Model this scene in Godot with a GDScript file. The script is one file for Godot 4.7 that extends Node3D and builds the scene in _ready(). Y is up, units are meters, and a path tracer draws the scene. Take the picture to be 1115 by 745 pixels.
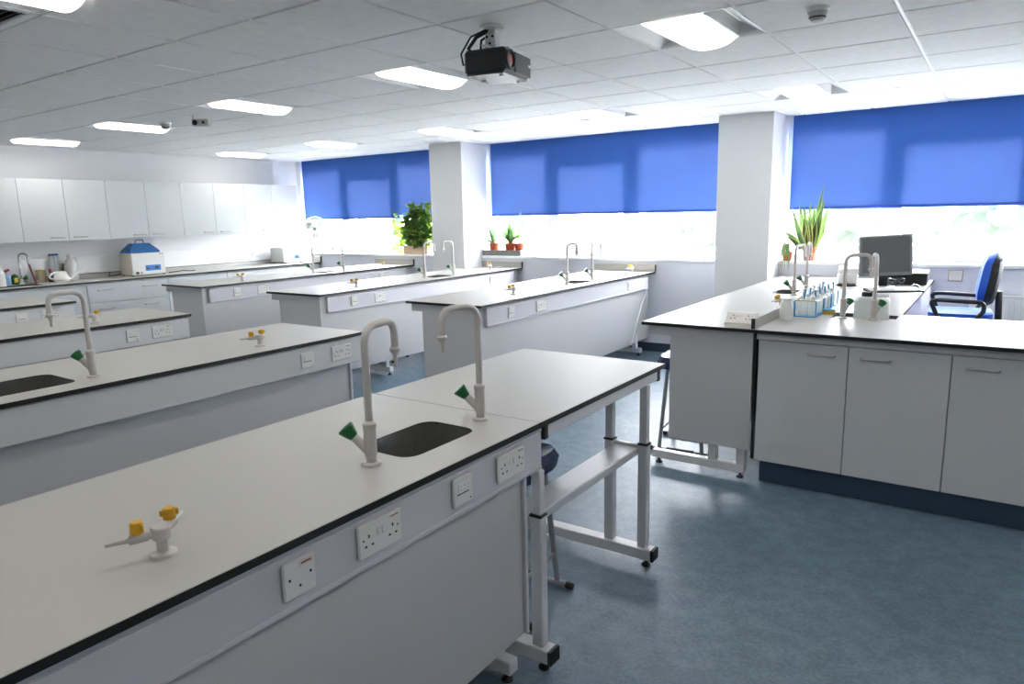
extends Node3D

const H := 0.905        # top of the worktops
const CEIL := 2.455     # underside of the ceiling tiles
const XL := -7.05       # left wall
const XR := 4.6         # right wall
const ZW := -4.03       # window wall below the sills
const ZG := -4.265        # plane of the window frames
const ZB := 6.9         # back wall
const BAYS := [[-6.95, -3.78], [-3.26, -0.07], [0.45, 3.62]]

var mats := {}
var taken := {}
var protos := {}


class MB:
	var v := PackedVector3Array()
	var n := PackedVector3Array()

	func tri(a: Vector3, b: Vector3, c: Vector3, na: Vector3, nb: Vector3, nc: Vector3) -> void:
		if (b - a).cross(c - a).dot(na + nb + nc) > 0.0:
			v.append_array([a, c, b])
			n.append_array([na, nc, nb])
		else:
			v.append_array([a, b, c])
			n.append_array([na, nb, nc])

	func flat(a: Vector3, b: Vector3, c: Vector3, nn: Vector3) -> void:
		tri(a, b, c, nn, nn, nn)

	func quad(a: Vector3, b: Vector3, c: Vector3, d: Vector3, nn: Vector3) -> void:
		flat(a, b, c, nn)
		flat(a, c, d, nn)

	func box(lo: Vector3, hi: Vector3, bevel := 0.0) -> MB:
		return obox(Transform3D(Basis.IDENTITY, (lo + hi) / 2.0), (hi - lo).abs(), bevel)

	func obox(t: Transform3D, size: Vector3, bevel := 0.0) -> MB:
		var h := size / 2.0
		var b: float = min(bevel, min(h.x, min(h.y, h.z)) * 0.98)
		var p := func(ax: int, s: Vector3) -> Vector3:
			var q := Vector3(h.x - b, h.y - b, h.z - b)
			q[ax] = h[ax]
			return t * (q * s)
		for ax in 3:
			for sg in [-1.0, 1.0]:
				var u: int = (ax + 1) % 3
				var w: int = (ax + 2) % 3
				var pts := []
				for k in [[-1, -1], [1, -1], [1, 1], [-1, 1]]:
					var s := Vector3.ONE
					s[ax] = sg
					s[u] = k[0]
					s[w] = k[1]
					pts.append(p.call(ax, s))
				var nn := Vector3.ZERO
				nn[ax] = sg
				quad(pts[0], pts[1], pts[2], pts[3], t.basis * nn)
		if b <= 0.0:
			return self
		for ax in 3:
			var u: int = (ax + 1) % 3
			var w: int = (ax + 2) % 3
			for su in [-1.0, 1.0]:
				for sw in [-1.0, 1.0]:
					var s0 := Vector3.ONE
					s0[u] = su
					s0[w] = sw
					var s1 := s0
					s0[ax] = -1.0
					s1[ax] = 1.0
					var nn := Vector3.ZERO
					nn[u] = su
					nn[w] = sw
					quad(p.call(u, s0), p.call(u, s1), p.call(w, s1), p.call(w, s0), (t.basis * nn).normalized())
		for sx in [-1.0, 1.0]:
			for sy in [-1.0, 1.0]:
				for sz in [-1.0, 1.0]:
					var s := Vector3(sx, sy, sz)
					flat(p.call(0, s), p.call(1, s), p.call(2, s), (t.basis * s).normalized())
		return self

	# a round bar along a path; r is one radius or one for each point
	func tube(path: Array, r, seg := 10, caps := true) -> MB:
		var m := path.size()
		var rings := []
		var norms := []
		var side := Vector3.ZERO
		for i in m:
			var tg: Vector3 = (path[min(i + 1, m - 1)] - path[max(i - 1, 0)]).normalized()
			if i == 0:
				side = tg.cross(Vector3.UP if absf(tg.y) < 0.9 else Vector3.RIGHT).normalized()
			else:
				side = (side - tg * side.dot(tg)).normalized()
			var up := tg.cross(side)
			var rad: float = r[i] if r is Array else r
			var ring := []
			var nr := []
			for k in seg:
				var a := TAU * k / seg
				var d: Vector3 = side * cos(a) + up * sin(a)
				ring.append(path[i] + d * rad)
				nr.append(d)
			rings.append(ring)
			norms.append(nr)
		for i in m - 1:
			for k in seg:
				var l := (k + 1) % seg
				tri(rings[i][k], rings[i][l], rings[i + 1][l], norms[i][k], norms[i][l], norms[i + 1][l])
				tri(rings[i][k], rings[i + 1][l], rings[i + 1][k], norms[i][k], norms[i + 1][l], norms[i + 1][k])
		if caps:
			for e in [0, m - 1]:
				var out: Vector3 = (path[e] - path[1 if e == 0 else m - 2]).normalized()
				for k in seg:
					flat(path[e], rings[e][k], rings[e][(k + 1) % seg], out)
		return self

	# a profile of Vector2(radius, height) turned about the y axis of t
	func lathe(t: Transform3D, prof: Array, seg := 20, sharp := 35.0) -> MB:
		var m := prof.size()
		var sn := []
		for i in m - 1:
			var d: Vector2 = (prof[i + 1] - prof[i]).normalized()
			sn.append(Vector2(d.y, -d.x))
		for i in m - 1:
			var n0: Vector2 = sn[i]
			var n1: Vector2 = sn[i]
			if i > 0 and absf(sn[i].angle_to(sn[i - 1])) < deg_to_rad(sharp):
				n0 = (sn[i] + sn[i - 1]).normalized()
			if i < m - 2 and absf(sn[i].angle_to(sn[i + 1])) < deg_to_rad(sharp):
				n1 = (sn[i] + sn[i + 1]).normalized()
			for k in seg:
				var a0 := TAU * k / seg
				var a1 := TAU * (k + 1) / seg
				var c0 := Vector2(cos(a0), sin(a0))
				var c1 := Vector2(cos(a1), sin(a1))
				var P := func(q: Vector2, c: Vector2) -> Vector3: return t * Vector3(q.x * c.x, q.y, q.x * c.y)
				var N := func(q: Vector2, c: Vector2) -> Vector3: return (t.basis * Vector3(q.x * c.x, q.y, q.x * c.y)).normalized()
				if prof[i].x > 1e-6:
					tri(P.call(prof[i], c0), P.call(prof[i], c1), P.call(prof[i + 1], c1), N.call(n0, c0), N.call(n0, c1), N.call(n1, c1))
				if prof[i + 1].x > 1e-6:
					tri(P.call(prof[i], c0), P.call(prof[i + 1], c1), P.call(prof[i + 1], c0), N.call(n0, c0), N.call(n1, c1), N.call(n1, c0))
		return self

	# a polygon in the xy plane of t, drawn out along its z axis
	func prism(poly: PackedVector2Array, t: Transform3D, depth: float, smooth := false) -> MB:
		var idx := Geometry2D.triangulate_polygon(poly)
		for i in range(0, idx.size(), 3):
			for e in [[0.0, -1.0], [depth, 1.0]]:
				var q := []
				for j in 3:
					var p2 := poly[idx[i + j]]
					q.append(t * Vector3(p2.x, p2.y, e[0]))
				flat(q[0], q[1], q[2], t.basis.z.normalized() * e[1] * signf(depth))
		var m := poly.size()
		var area := 0.0
		for i in m:
			area += poly[i].cross(poly[(i + 1) % m])
		var en := []
		for i in m:
			var d := (poly[(i + 1) % m] - poly[i]).normalized()
			en.append(Vector2(d.y, -d.x) * signf(area))
		for i in m:
			var a := poly[i]
			var b := poly[(i + 1) % m]
			var na: Vector2 = en[i]
			var nb: Vector2 = en[i]
			if smooth:
				na = (en[i] + en[(i + m - 1) % m]).normalized()
				nb = (en[i] + en[(i + 1) % m]).normalized()
			var A := t * Vector3(a.x, a.y, 0)
			var B := t * Vector3(b.x, b.y, 0)
			var C := t * Vector3(b.x, b.y, depth)
			var D := t * Vector3(a.x, a.y, depth)
			var NA := (t.basis * Vector3(na.x, na.y, 0)).normalized()
			var NB := (t.basis * Vector3(nb.x, nb.y, 0)).normalized()
			tri(A, B, C, NA, NB, NB)
			tri(A, C, D, NA, NB, NA)
		return self

	# an upright slab with a rounded hole through it
	func slab(x0: float, x1: float, z0: float, z1: float, y0: float, y1: float, hole := [], rc := 0.05) -> MB:
		if hole.is_empty():
			return box(Vector3(x0, y0, z0), Vector3(x1, y1, z1))
		var c := Vector2((hole[0] + hole[1]) / 2.0, (hole[2] + hole[3]) / 2.0)
		var angs := []
		for k in 56:
			angs.append(TAU * k / 56.0 + 0.003)
		for q in [[x0, z0], [x1, z0], [x1, z1], [x0, z1]]:
			angs.append(fposmod((Vector2(q[0], q[1]) - c).angle(), TAU))
		angs.sort()
		var inn := []
		var outr := []
		for a in angs:
			var d := Vector2(cos(a), sin(a))
			inn.append(c + d * MB.round_reach(d, (hole[1] - hole[0]) / 2.0, (hole[3] - hole[2]) / 2.0, rc))
			var tx: float = ((x1 if d.x > 0 else x0) - c.x) / d.x if absf(d.x) > 1e-5 else 1e9
			var tz: float = ((z1 if d.y > 0 else z0) - c.y) / d.y if absf(d.y) > 1e-5 else 1e9
			outr.append(c + d * minf(tx, tz))
		var m := angs.size()
		for i in m:
			var j := (i + 1) % m
			var f := func(p: Vector2, y: float) -> Vector3: return Vector3(p.x, y, p.y)
			quad(f.call(inn[i], y1), f.call(inn[j], y1), f.call(outr[j], y1), f.call(outr[i], y1), Vector3.UP)
			quad(f.call(inn[i], y0), f.call(inn[j], y0), f.call(outr[j], y0), f.call(outr[i], y0), Vector3.DOWN)
			var ni: Vector2 = (c - (inn[i] + inn[j]) / 2.0).normalized()
			quad(f.call(inn[i], y0), f.call(inn[j], y0), f.call(inn[j], y1), f.call(inn[i], y1), Vector3(ni.x, 0, ni.y))
			var e: Vector2 = (outr[j] - outr[i]).normalized()
			var no := Vector2(e.y, -e.x)
			if no.dot(outr[i] - c) < 0:
				no = -no
			quad(f.call(outr[i], y0), f.call(outr[j], y0), f.call(outr[j], y1), f.call(outr[i], y1), Vector3(no.x, 0, no.y))
		return self

	static func round_reach(d: Vector2, hx: float, hz: float, rc: float) -> float:
		var lo := 0.0
		var hi := hx + hz
		for k in 30:
			var t := (lo + hi) / 2.0
			var q := (d * t).abs() - Vector2(hx - rc, hz - rc)
			var s := Vector2(maxf(q.x, 0), maxf(q.y, 0)).length() + minf(maxf(q.x, q.y), 0.0) - rc
			if s > 0:
				hi = t
			else:
				lo = t
		return lo

	# an open basin under a rounded hole
	func basin(hole: Array, rc: float, ytop: float, ybot: float, taper := 0.015) -> MB:
		var c := Vector2((hole[0] + hole[1]) / 2.0, (hole[2] + hole[3]) / 2.0)
		var hx: float = (hole[1] - hole[0]) / 2.0
		var hz: float = (hole[3] - hole[2]) / 2.0
		var m := 48
		var rings := []
		for lv in [[ytop, 0.0, 0.0], [ybot + 0.02, taper, 0.0], [ybot, taper + 0.02, 0.0], [ybot - 0.004, taper + 0.02, 0.0], [ybot - 0.004, taper - 0.005, 1.0], [ytop, -0.006, 1.0]]:
			var ring := []
			for k in m:
				var d := Vector2.from_angle(TAU * k / m)
				var p: Vector2 = c + d * MB.round_reach(d, hx - lv[1], hz - lv[1], rc)
				ring.append(Vector3(p.x, lv[0], p.y))
			rings.append(ring)
		for i in [0, 1, 3, 4]:
			for k in m:
				var l := (k + 1) % m
				var mid: Vector3 = (rings[i][k] + rings[i][l]) / 2.0
				var nn := Vector3(c.x - mid.x, 0.06, c.y - mid.z).normalized() if i < 3 else Vector3(mid.x - c.x, -0.01, mid.z - c.y).normalized()
				quad(rings[i][k], rings[i][l], rings[i + 1][l], rings[i + 1][k], nn)
		for e in [[2, ybot, Vector3.UP], [3, ybot - 0.004, Vector3.DOWN]]:
			for k in m:
				flat(Vector3(c.x, e[1], c.y), rings[e[0]][k], rings[e[0]][(k + 1) % m], e[2])
		return self

	# a strap of given half widths along a path, bent across: leaves and blades
	func leaf(path: Array, widths: Array, across: Vector3, fold := 0.25) -> MB:
		var L := []
		var Mid := []
		var Rr := []
		for i in path.size():
			var tg: Vector3 = (path[min(i + 1, path.size() - 1)] - path[max(i - 1, 0)]).normalized()
			var s := (across - tg * across.dot(tg)).normalized()
			var up := s.cross(tg).normalized()
			L.append(path[i] + s * widths[i] + up * widths[i] * fold)
			Mid.append(path[i])
			Rr.append(path[i] - s * widths[i] + up * widths[i] * fold)
		for i in path.size() - 1:
			for pr in [[L, Mid], [Mid, Rr]]:
				var nn: Vector3 = (pr[1][i] - pr[0][i] + pr[1][i + 1] - pr[0][i + 1]).cross(pr[0][i + 1] - pr[0][i]).normalized()
				if nn == Vector3.ZERO:
					nn = Vector3.UP
				quad(pr[0][i], pr[0][i + 1], pr[1][i + 1], pr[1][i], nn)
		return self

	func mesh(off := Vector3.ZERO) -> ArrayMesh:
		var vv := v.duplicate()
		if off != Vector3.ZERO:
			for i in vv.size():
				vv[i] = vv[i] - off
		var a := []
		a.resize(Mesh.ARRAY_MAX)
		a[Mesh.ARRAY_VERTEX] = vv
		a[Mesh.ARRAY_NORMAL] = n
		var m := ArrayMesh.new()
		m.add_surface_from_arrays(Mesh.PRIMITIVE_TRIANGLES, a)
		return m


# ---------------------------------------------------------------- helpers

func T(p: Vector3, b := Basis.IDENTITY) -> Transform3D:
	return Transform3D(b, p)

# basis whose y axis points along d
func along(d: Vector3) -> Basis:
	var y := d.normalized()
	var x := y.cross(Vector3.FORWARD if absf(y.z) < 0.9 else Vector3.RIGHT).normalized()
	return Basis(x, y, x.cross(y))

# a polyline with its inner corners rounded
func bend(pts: Array, r: float, k := 6) -> Array:
	var out := [pts[0]]
	for i in range(1, pts.size() - 1):
		var a: Vector3 = (pts[i - 1] - pts[i])
		var b: Vector3 = (pts[i + 1] - pts[i])
		var rr: float = min(r, min(a.length(), b.length()) * 0.49)
		var p0: Vector3 = pts[i] + a.normalized() * rr
		var p1: Vector3 = pts[i] + b.normalized() * rr
		for j in k + 1:
			var t := float(j) / k
			out.append(p0.lerp(pts[i], t).lerp(Vector3(pts[i]).lerp(p1, t), t))
	out.append(pts[-1])
	return out

func round_poly(hx: float, hy: float, r: float, k := 4) -> PackedVector2Array:
	var out := PackedVector2Array()
	for q in [[1, 1, 0.0], [-1, 1, PI / 2], [-1, -1, PI], [1, -1, PI * 1.5]]:
		for j in k + 1:
			var a: float = q[2] + PI / 2 * j / k
			out.append(Vector2(q[0] * (hx - r) + r * cos(a), q[1] * (hy - r) + r * sin(a)))
	return out

func mat(key: String, col := Color.WHITE, rough := 0.5, metal := 0.0, spec := 0.5) -> StandardMaterial3D:
	if not mats.has(key):
		var m := StandardMaterial3D.new()
		m.resource_name = key
		m.albedo_color = col
		m.roughness = rough
		m.metallic = metal
		m.metallic_specular = spec
		mats[key] = m
	return mats[key]

func rgb8(r: int, g: int, b: int) -> Color:
	return Color(r / 255.0, g / 255.0, b / 255.0)

func numbered(s: String) -> String:
	if not taken.has(s):
		taken[s] = 0
		return s
	taken[s] += 1
	return "%s_%03d" % [s, taken[s]]

func part(parent: Node3D, called: String, mb: MB, m: Material) -> MeshInstance3D:
	return put(parent, called, mb.mesh(), m)

# the same, for a shape given in the room's axes under a thing that is not turned
func partw(parent: Node3D, called: String, mb: MB, m: Material) -> MeshInstance3D:
	var off := parent.position
	if parent.get_parent() != self and parent.get_parent() is Node3D:
		off += parent.get_parent().position
	return put(parent, called, mb.mesh(off), m)

func put(parent: Node3D, called: String, mesh: Mesh, m: Material) -> MeshInstance3D:
	var o := MeshInstance3D.new()
	o.mesh = mesh
	o.material_override = m
	o.name = numbered(called) if parent == self else called
	parent.add_child(o, true)
	return o

func thing(called: String, label: String, category: String, at := Vector3.ZERO, turn := 0.0, group := "") -> Node3D:
	var o := Node3D.new()
	o.name = numbered(called)
	add_child(o)
	o.position = at
	o.rotation.y = turn
	tag(o, label, category, group)
	return o

func tag(o: Node3D, label: String, category: String, group := "") -> Node3D:
	o.set_meta("label", label)
	o.set_meta("category", category)
	if group != "":
		o.set_meta("group", group)
	return o

func setting(called: String, label: String, category: String, at := Vector3.ZERO) -> Node3D:
	var o := thing(called, label, category, at)
	o.set_meta("kind", "structure")
	return o

# the first call builds the thing, every later call copies it with its parts
func again(key: String, build: Callable, called: String, label: String, category: String, at: Vector3, turn: float, group: String) -> Node3D:
	if not protos.has(key):
		var o := thing(called, label, category, at, turn, group)
		build.call(o)
		protos[key] = o
		return o
	var c: Node3D = protos[key].duplicate()
	c.name = numbered(called)
	add_child(c)
	c.position = at
	c.rotation = Vector3(0, turn, 0)
	tag(c, label, category, group)
	return c

func noise_image(size: int, sd: int, freq: float, octaves: int) -> Image:
	var f := FastNoiseLite.new()
	f.seed = sd
	f.frequency = freq
	f.fractal_octaves = octaves
	f.noise_type = FastNoiseLite.TYPE_SIMPLEX_SMOOTH
	return f.get_seamless_image(size, size)

func mottled(size: int, cols: Array, layers: Array) -> ImageTexture:
	var ims := []
	for l in layers:
		ims.append([noise_image(size, l[0], l[1], l[2]), l[3]])
	var im := Image.create(size, size, false, Image.FORMAT_RGB8)
	for y in size:
		for x in size:
			var t := 0.5
			for q in ims:
				t += (q[0].get_pixel(x, y).r - 0.5) * q[1]
			t = clampf(t, 0.0, 1.0)
			var c: Color = cols[0].lerp(cols[1], t)
			im.set_pixel(x, y, c)
	return ImageTexture.create_from_image(im)

func world_tex(m: StandardMaterial3D, tex: Texture2D, per_metre: float) -> void:
	m.albedo_color = Color.WHITE
	m.albedo_texture = tex
	m.uv1_triplanar = true
	m.uv1_world_triplanar = true
	m.uv1_scale = Vector3.ONE * per_metre


func materials() -> void:
	mat("laminate", rgb8(180, 179, 174), 0.42, 0.0, 0.5)
	mat("black_core", rgb8(22, 22, 20), 0.45)
	mat("panel", rgb8(200, 200, 201), 0.45)
	mat("door", rgb8(205, 208, 210), 0.42)
	mat("trunking", rgb8(206, 205, 211), 0.4)
	mat("plate", rgb8(226, 224, 220), 0.35)
	mat("tap_white", rgb8(194, 190, 186), 0.35)
	mat("green_knob", rgb8(10, 98, 44), 0.35)
	mat("yellow_knob", rgb8(212, 160, 28), 0.4)
	mat("frame_steel", rgb8(216, 217, 220), 0.35)
	mat("black_plastic", rgb8(20, 20, 21), 0.45)
	mat("dark_hole", rgb8(18, 14, 13), 0.8)
	mat("basin", rgb8(62, 62, 60), 0.5)
	mat("wall_paint", rgb8(236, 237, 240), 0.75, 0.0, 0.3)
	mat("lower_paint", rgb8(214, 216, 224), 0.7, 0.0, 0.3)
	mat("column_paint", rgb8(226, 228, 230), 0.75, 0.0, 0.3)
	mat("pvc_white", rgb8(240, 241, 242), 0.35)
	mat("grid_white", rgb8(232, 233, 234), 0.4)
	mat("chrome", rgb8(200, 200, 198), 0.22, 1.0)
	mat("handle_steel", rgb8(176, 172, 166), 0.3, 1.0)
	mat("grey_tube", rgb8(150, 152, 156), 0.4, 0.3)
	mat("stool_blue", rgb8(20, 42, 92), 0.5)
	mat("terracotta", rgb8(168, 70, 42), 0.8)
	mat("soil", rgb8(66, 50, 38), 0.95)
	mat("monitor_grey", rgb8(120, 122, 124), 0.4)
	mat("screen_black", rgb8(92, 93, 95), 0.3)
	mat("white_plastic", rgb8(232, 232, 230), 0.4)
	mat("label_brown", rgb8(124, 84, 70), 0.6)
	var f := mat("floor_vinyl", Color.WHITE, 0.46, 0.0, 0.5)
	world_tex(f, mottled(512, [rgb8(76, 100, 118), rgb8(112, 134, 150)], [[11, 0.006, 3, 0.45], [12, 0.04, 3, 0.7], [13, 0.2, 2, 0.8]]), 0.45)
	mat("cove_vinyl", rgb8(46, 68, 90), 0.45)
	var t := mat("ceiling_tile", Color.WHITE, 0.9, 0.0, 0.2)
	world_tex(t, mottled(512, [rgb8(222, 222, 223), rgb8(244, 244, 245)], [[21, 0.25, 2, 0.9], [22, 0.02, 2, 0.35]]), 1.1)
	var g := mat("pane_glass", Color(1, 1, 1, 0.04), 0.02)
	g.transparency = BaseMaterial3D.TRANSPARENCY_ALPHA
	var cl := mat("clear_plastic", Color(0.9, 0.95, 0.96, 0.22), 0.08)
	cl.transparency = BaseMaterial3D.TRANSPARENCY_ALPHA
	var bl := mat("blind_cloth", rgb8(66, 108, 190), 0.8, 0.0, 0.2)
	bl.backlight_enabled = true
	bl.backlight = Color(0.118, 0.138, 0.185).linear_to_srgb()
	var mk := mat("milky_plastic", rgb8(232, 235, 234), 0.35)
	mk.backlight_enabled = true
	mk.backlight = Color(0.7, 0.72, 0.71)
	var lg := mat("leaf_green", rgb8(44, 78, 28), 0.5)
	lg.backlight_enabled = true
	lg.backlight = rgb8(96, 134, 36)
	var la := mat("aloe_green", rgb8(58, 98, 52), 0.5)
	la.backlight_enabled = true
	la.backlight = rgb8(60, 92, 40)
	var ls := mat("snake_green", rgb8(58, 92, 54), 0.5)
	ls.backlight_enabled = true
	ls.backlight = rgb8(60, 84, 40)
	mat("snake_edge", rgb8(186, 186, 104), 0.5)
	var e := mat("lamp_lens", rgb8(245, 246, 245), 0.4)
	e.emission_enabled = true
	e.emission = Color(1.0, 0.98, 0.94)
	e.emission_energy_multiplier = 0.7


# ---------------------------------------------------------------- the scene

func _ready() -> void:
	var cam := Camera3D.new()
	cam.name = "camera"
	cam.fov = 2.0 * rad_to_deg(atan(372.5 / 763.945))
	cam.near = 0.05
	cam.far = 400.0
	add_child(cam)
	cam.position = Vector3(2.268, 1.5685, 3.3142)
	cam.basis = Basis.from_euler(Vector3(-0.180143, 0.606511, -0.022565), EULER_ORDER_YXZ)
	cam.current = true

	var env := Environment.new()
	env.background_mode = Environment.BG_SKY
	var sky := Sky.new()
	var sm := ProceduralSkyMaterial.new()
	sm.sky_top_color = rgb8(246, 250, 255)
	sm.sky_horizon_color = rgb8(206, 209, 213)
	sm.ground_bottom_color = rgb8(150, 155, 150)
	sm.ground_horizon_color = rgb8(190, 196, 192)
	sm.sky_energy_multiplier = 1.0
	sky.sky_material = sm
	env.sky = sky
	env.background_energy_multiplier = 17.0
	env.tonemap_mode = Environment.TONE_MAPPER_LINEAR
	env.tonemap_exposure = 4.3
	env.sdfgi_enabled = true
	env.ssao_enabled = true
	env.ssil_enabled = true
	var we := WorldEnvironment.new()
	we.name = "surroundings"
	we.environment = env
	add_child(we)

	materials()
	build_room()
	build_ceiling()
	build_windows()
	build_outside()
	build_benches()
	build_teacher_bench()
	build_left_wall()
	build_stools()
	build_sill_plants()
	build_desk_things()
	build_counter_things()
	build_ceiling_things()


func build_room() -> void:
	var fl := setting("floor", "mottled blue sheet vinyl floor", "floor")
	part(fl, "vinyl", MB.new().box(Vector3(XL, -0.1, ZW - 0.05), Vector3(XR, 0, ZB)), mats.floor_vinyl)
	var w := setting("wall_left", "white painted wall behind the wall cupboards", "wall")
	part(w, "plaster", MB.new().box(Vector3(XL - 0.2, -0.1, -4.6), Vector3(XL, 2.8, ZB)), mats.wall_paint)
	w = setting("wall_right", "white painted wall on the teaching side", "wall")
	part(w, "plaster", MB.new().box(Vector3(XR, -0.1, -4.6), Vector3(XR + 0.2, 2.8, ZB)), mats.wall_paint)
	w = setting("wall_back", "white painted wall behind the viewer", "wall")
	part(w, "plaster", MB.new().box(Vector3(XL - 0.2, -0.1, ZB), Vector3(XR + 0.2, 2.8, ZB + 0.2)), mats.wall_paint)
	w = setting("wall_window", "pale painted wall below the window sills", "wall")
	part(w, "plaster", MB.new().box(Vector3(XL, -0.1, -4.42), Vector3(XR, 1.02, ZW)), mats.lower_paint)
	part(w, "pier", MB.new().box(Vector3(3.62, 1.02, -4.42), Vector3(XR, 2.8, -4.2)), mats.wall_paint)
	part(w, "lintel", MB.new().box(Vector3(XL - 0.2, CEIL + 0.01, -4.42), Vector3(XR, 2.8, ZG + 0.05)), mats.wall_paint)
	part(w, "jamb", MB.new().box(Vector3(XL, 1.02, -4.42), Vector3(-6.95, CEIL + 0.02, -4.2)), mats.wall_paint)
	var b := setting("baseboard_window", "blue vinyl cove skirting under the windows", "baseboard")
	part(b, "cove", MB.new().box(Vector3(XL, 0, ZW), Vector3(XR, 0.1, ZW + 0.006), 0.002), mats.cove_vinyl)
	for i in 3:
		var cx: float = [-3.78, -0.07, 3.62][i]
		var c := setting("column", ["square white painted column between the left and the middle blue blind", "square white painted column between the middle and the right blue blind", "square white column at the far end of the right blue blind"][i], "column", Vector3(cx + 0.26, 0, -3.9))
		partw(c, "plaster", MB.new().box(Vector3(cx, 0, -4.42), Vector3(cx + 0.52, CEIL + 0.03, -3.65), 0.004), mats.column_paint)
		partw(c, "cove", MB.new().box(Vector3(cx - 0.006, 0, ZW + 0.01), Vector3(cx + 0.526, 0.1, -3.644)), mats.cove_vinyl)


func cell_free(i: int, j: int) -> bool:
	return fixture_cell(i, j) == 0

# 1 where a lamp hangs in the grid, 2 for the dark grille
func fixture_cell(i: int, j: int) -> int:
	if i == -3 and j == 3:
		return 2
	if posmod(i - 1, 3) == 0 and posmod(j + 1, 4) == 0 and i >= -11 and i <= 6:
		return 1
	return 0

func build_ceiling() -> void:
	var ce := setting("ceiling", "suspended ceiling of pale grey square tiles in a white grid", "ceiling")
	part(ce, "slab", MB.new().box(Vector3(XL - 0.2, 2.7, -4.6), Vector3(XR + 0.2, 2.85, ZB + 0.2)), mats.wall_paint)
	var cam: Camera3D = get_node("camera")
	var inv := cam.transform.affine_inverse()
	var rest := MB.new()
	var shared := MB.new().box(Vector3(-0.291, 0, -0.291), Vector3(0.291, 0.014, 0.291), 0.002).mesh()
	for i in range(-12, 8):
		for j in range(-7, 12):
			if not cell_free(i, j):
				continue
			var x0 := maxf(i * 0.6, XL)
			var x1 := minf(i * 0.6 + 0.6, XR)
			var z0 := maxf(j * 0.6, -4.175)
			var z1 := minf(j * 0.6 + 0.6, ZB)
			if x1 - x0 < 0.03 or z1 - z0 < 0.03:
				continue
			var q := inv * Vector3((x0 + x1) / 2, CEIL, (z0 + z1) / 2)
			var seen := q.z < -0.2 and absf(q.x / q.z) < 0.85 and q.y / -q.z > -0.6 and q.y / -q.z < 0.68
			var whole := x1 - x0 > 0.59 and z1 - z0 > 0.59
			var bx := MB.new().box(Vector3(x0 + 0.009, CEIL, z0 + 0.009), Vector3(x1 - 0.009, CEIL + 0.014, z1 - 0.009), 0.002) if not whole else null
			if seen:
				if whole:
					var o := put(ce, "tile", shared, mats.ceiling_tile)
					o.position = Vector3((x0 + x1) / 2, CEIL, (z0 + z1) / 2)
				else:
					part(ce, "tile", bx, mats.ceiling_tile)
			else:
				rest.box(Vector3(x0 + 0.009, CEIL, z0 + 0.009), Vector3(x1 - 0.009, CEIL + 0.014, z1 - 0.009))
	part(ce, "unseen_tiles", rest, mats.ceiling_tile).set_meta("kind", "stuff")
	for i in range(-11, 8):
		part(ce, "grid_rail", MB.new().box(Vector3(i * 0.6 - 0.012, CEIL + 0.007, -4.175), Vector3(i * 0.6 + 0.012, CEIL + 0.03, ZB)), mats.grid_white)
	for j in range(-7, 12):
		part(ce, "grid_rail", MB.new().box(Vector3(XL, CEIL + 0.008, j * 0.6 - 0.012), Vector3(XR, CEIL + 0.03, j * 0.6 + 0.012)), mats.grid_white)
	part(ce, "edge_trim", MB.new().box(Vector3(XL, CEIL - 0.002, -4.175), Vector3(XL + 0.02, CEIL + 0.02, ZB)), mats.grid_white)
	# lamps
	for i in range(-11, 7):
		for j in range(-6, 11):
			if fixture_cell(i, j) == 1:
				ceiling_lamp(i, j)
	var gr := thing("ceiling_grille", "dark square air grille set in the ceiling beside a lit lamp", "air vent", Vector3(-1.5, CEIL, 2.1))
	part(gr, "frame", MB.new().box(Vector3(-0.3, 0.0, -0.3), Vector3(0.3, 0.016, -0.262), 0.003).box(Vector3(-0.3, 0, 0.262), Vector3(0.3, 0.016, 0.3), 0.003).box(Vector3(-0.3, 0, -0.262), Vector3(-0.262, 0.016, 0.262), 0.003).box(Vector3(0.262, 0, -0.262), Vector3(0.3, 0.016, 0.262), 0.003), mats.grid_white)
	part(gr, "duct", MB.new().box(Vector3(-0.262, 0.05, -0.262), Vector3(0.262, 0.06, 0.262)), mats.black_plastic)
	for k in 15:
		var z := -0.245 + k * 0.035
		part(gr, "slat", MB.new().obox(T(Vector3(0, 0.016, z), Basis(Vector3.RIGHT, 0.7)), Vector3(0.524, 0.003, 0.028)), mat("grille_dark", rgb8(74, 76, 74), 0.5))


func lamp_parts(o: Node3D) -> void:
	part(o, "tray", MB.new().box(Vector3(-0.295, 0.1, -0.295), Vector3(0.295, 0.104, 0.295)).box(Vector3(-0.295, 0, -0.295), Vector3(0.295, 0.1, -0.289)).box(Vector3(-0.295, 0, 0.289), Vector3(0.295, 0.1, 0.295)).box(Vector3(-0.295, 0, -0.289), Vector3(-0.289, 0.1, 0.289)).box(Vector3(0.289, 0, -0.289), Vector3(0.295, 0.1, 0.289)), mats.grid_white)
	for s in [-1.0, 1.0]:
		var pl := PackedVector2Array([Vector2(s * 0.286, 0.004), Vector2(s * 0.165, 0.075), Vector2(s * 0.165, 0.078), Vector2(s * 0.287, 0.008)])
		part(o, "reflector", MB.new().prism(pl, T(Vector3(0, 0, -0.287)), 0.574), mats.pvc_white)
		part(o, "lens_rail", MB.new().box(Vector3(s * 0.152 - 0.006, 0.002, -0.287), Vector3(s * 0.152 + 0.006, 0.08, 0.287), 0.002), mats.grid_white)
	var arc := PackedVector2Array()
	for k in 15:
		var a := PI + PI * k / 14.0
		arc.append(Vector2(0.145 * cos(a), 0.02 + 0.062 * sin(a)))
	part(o, "lens", MB.new().prism(arc, T(Vector3(0, 0, -0.284)), 0.568, true), mats.lamp_lens)

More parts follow.
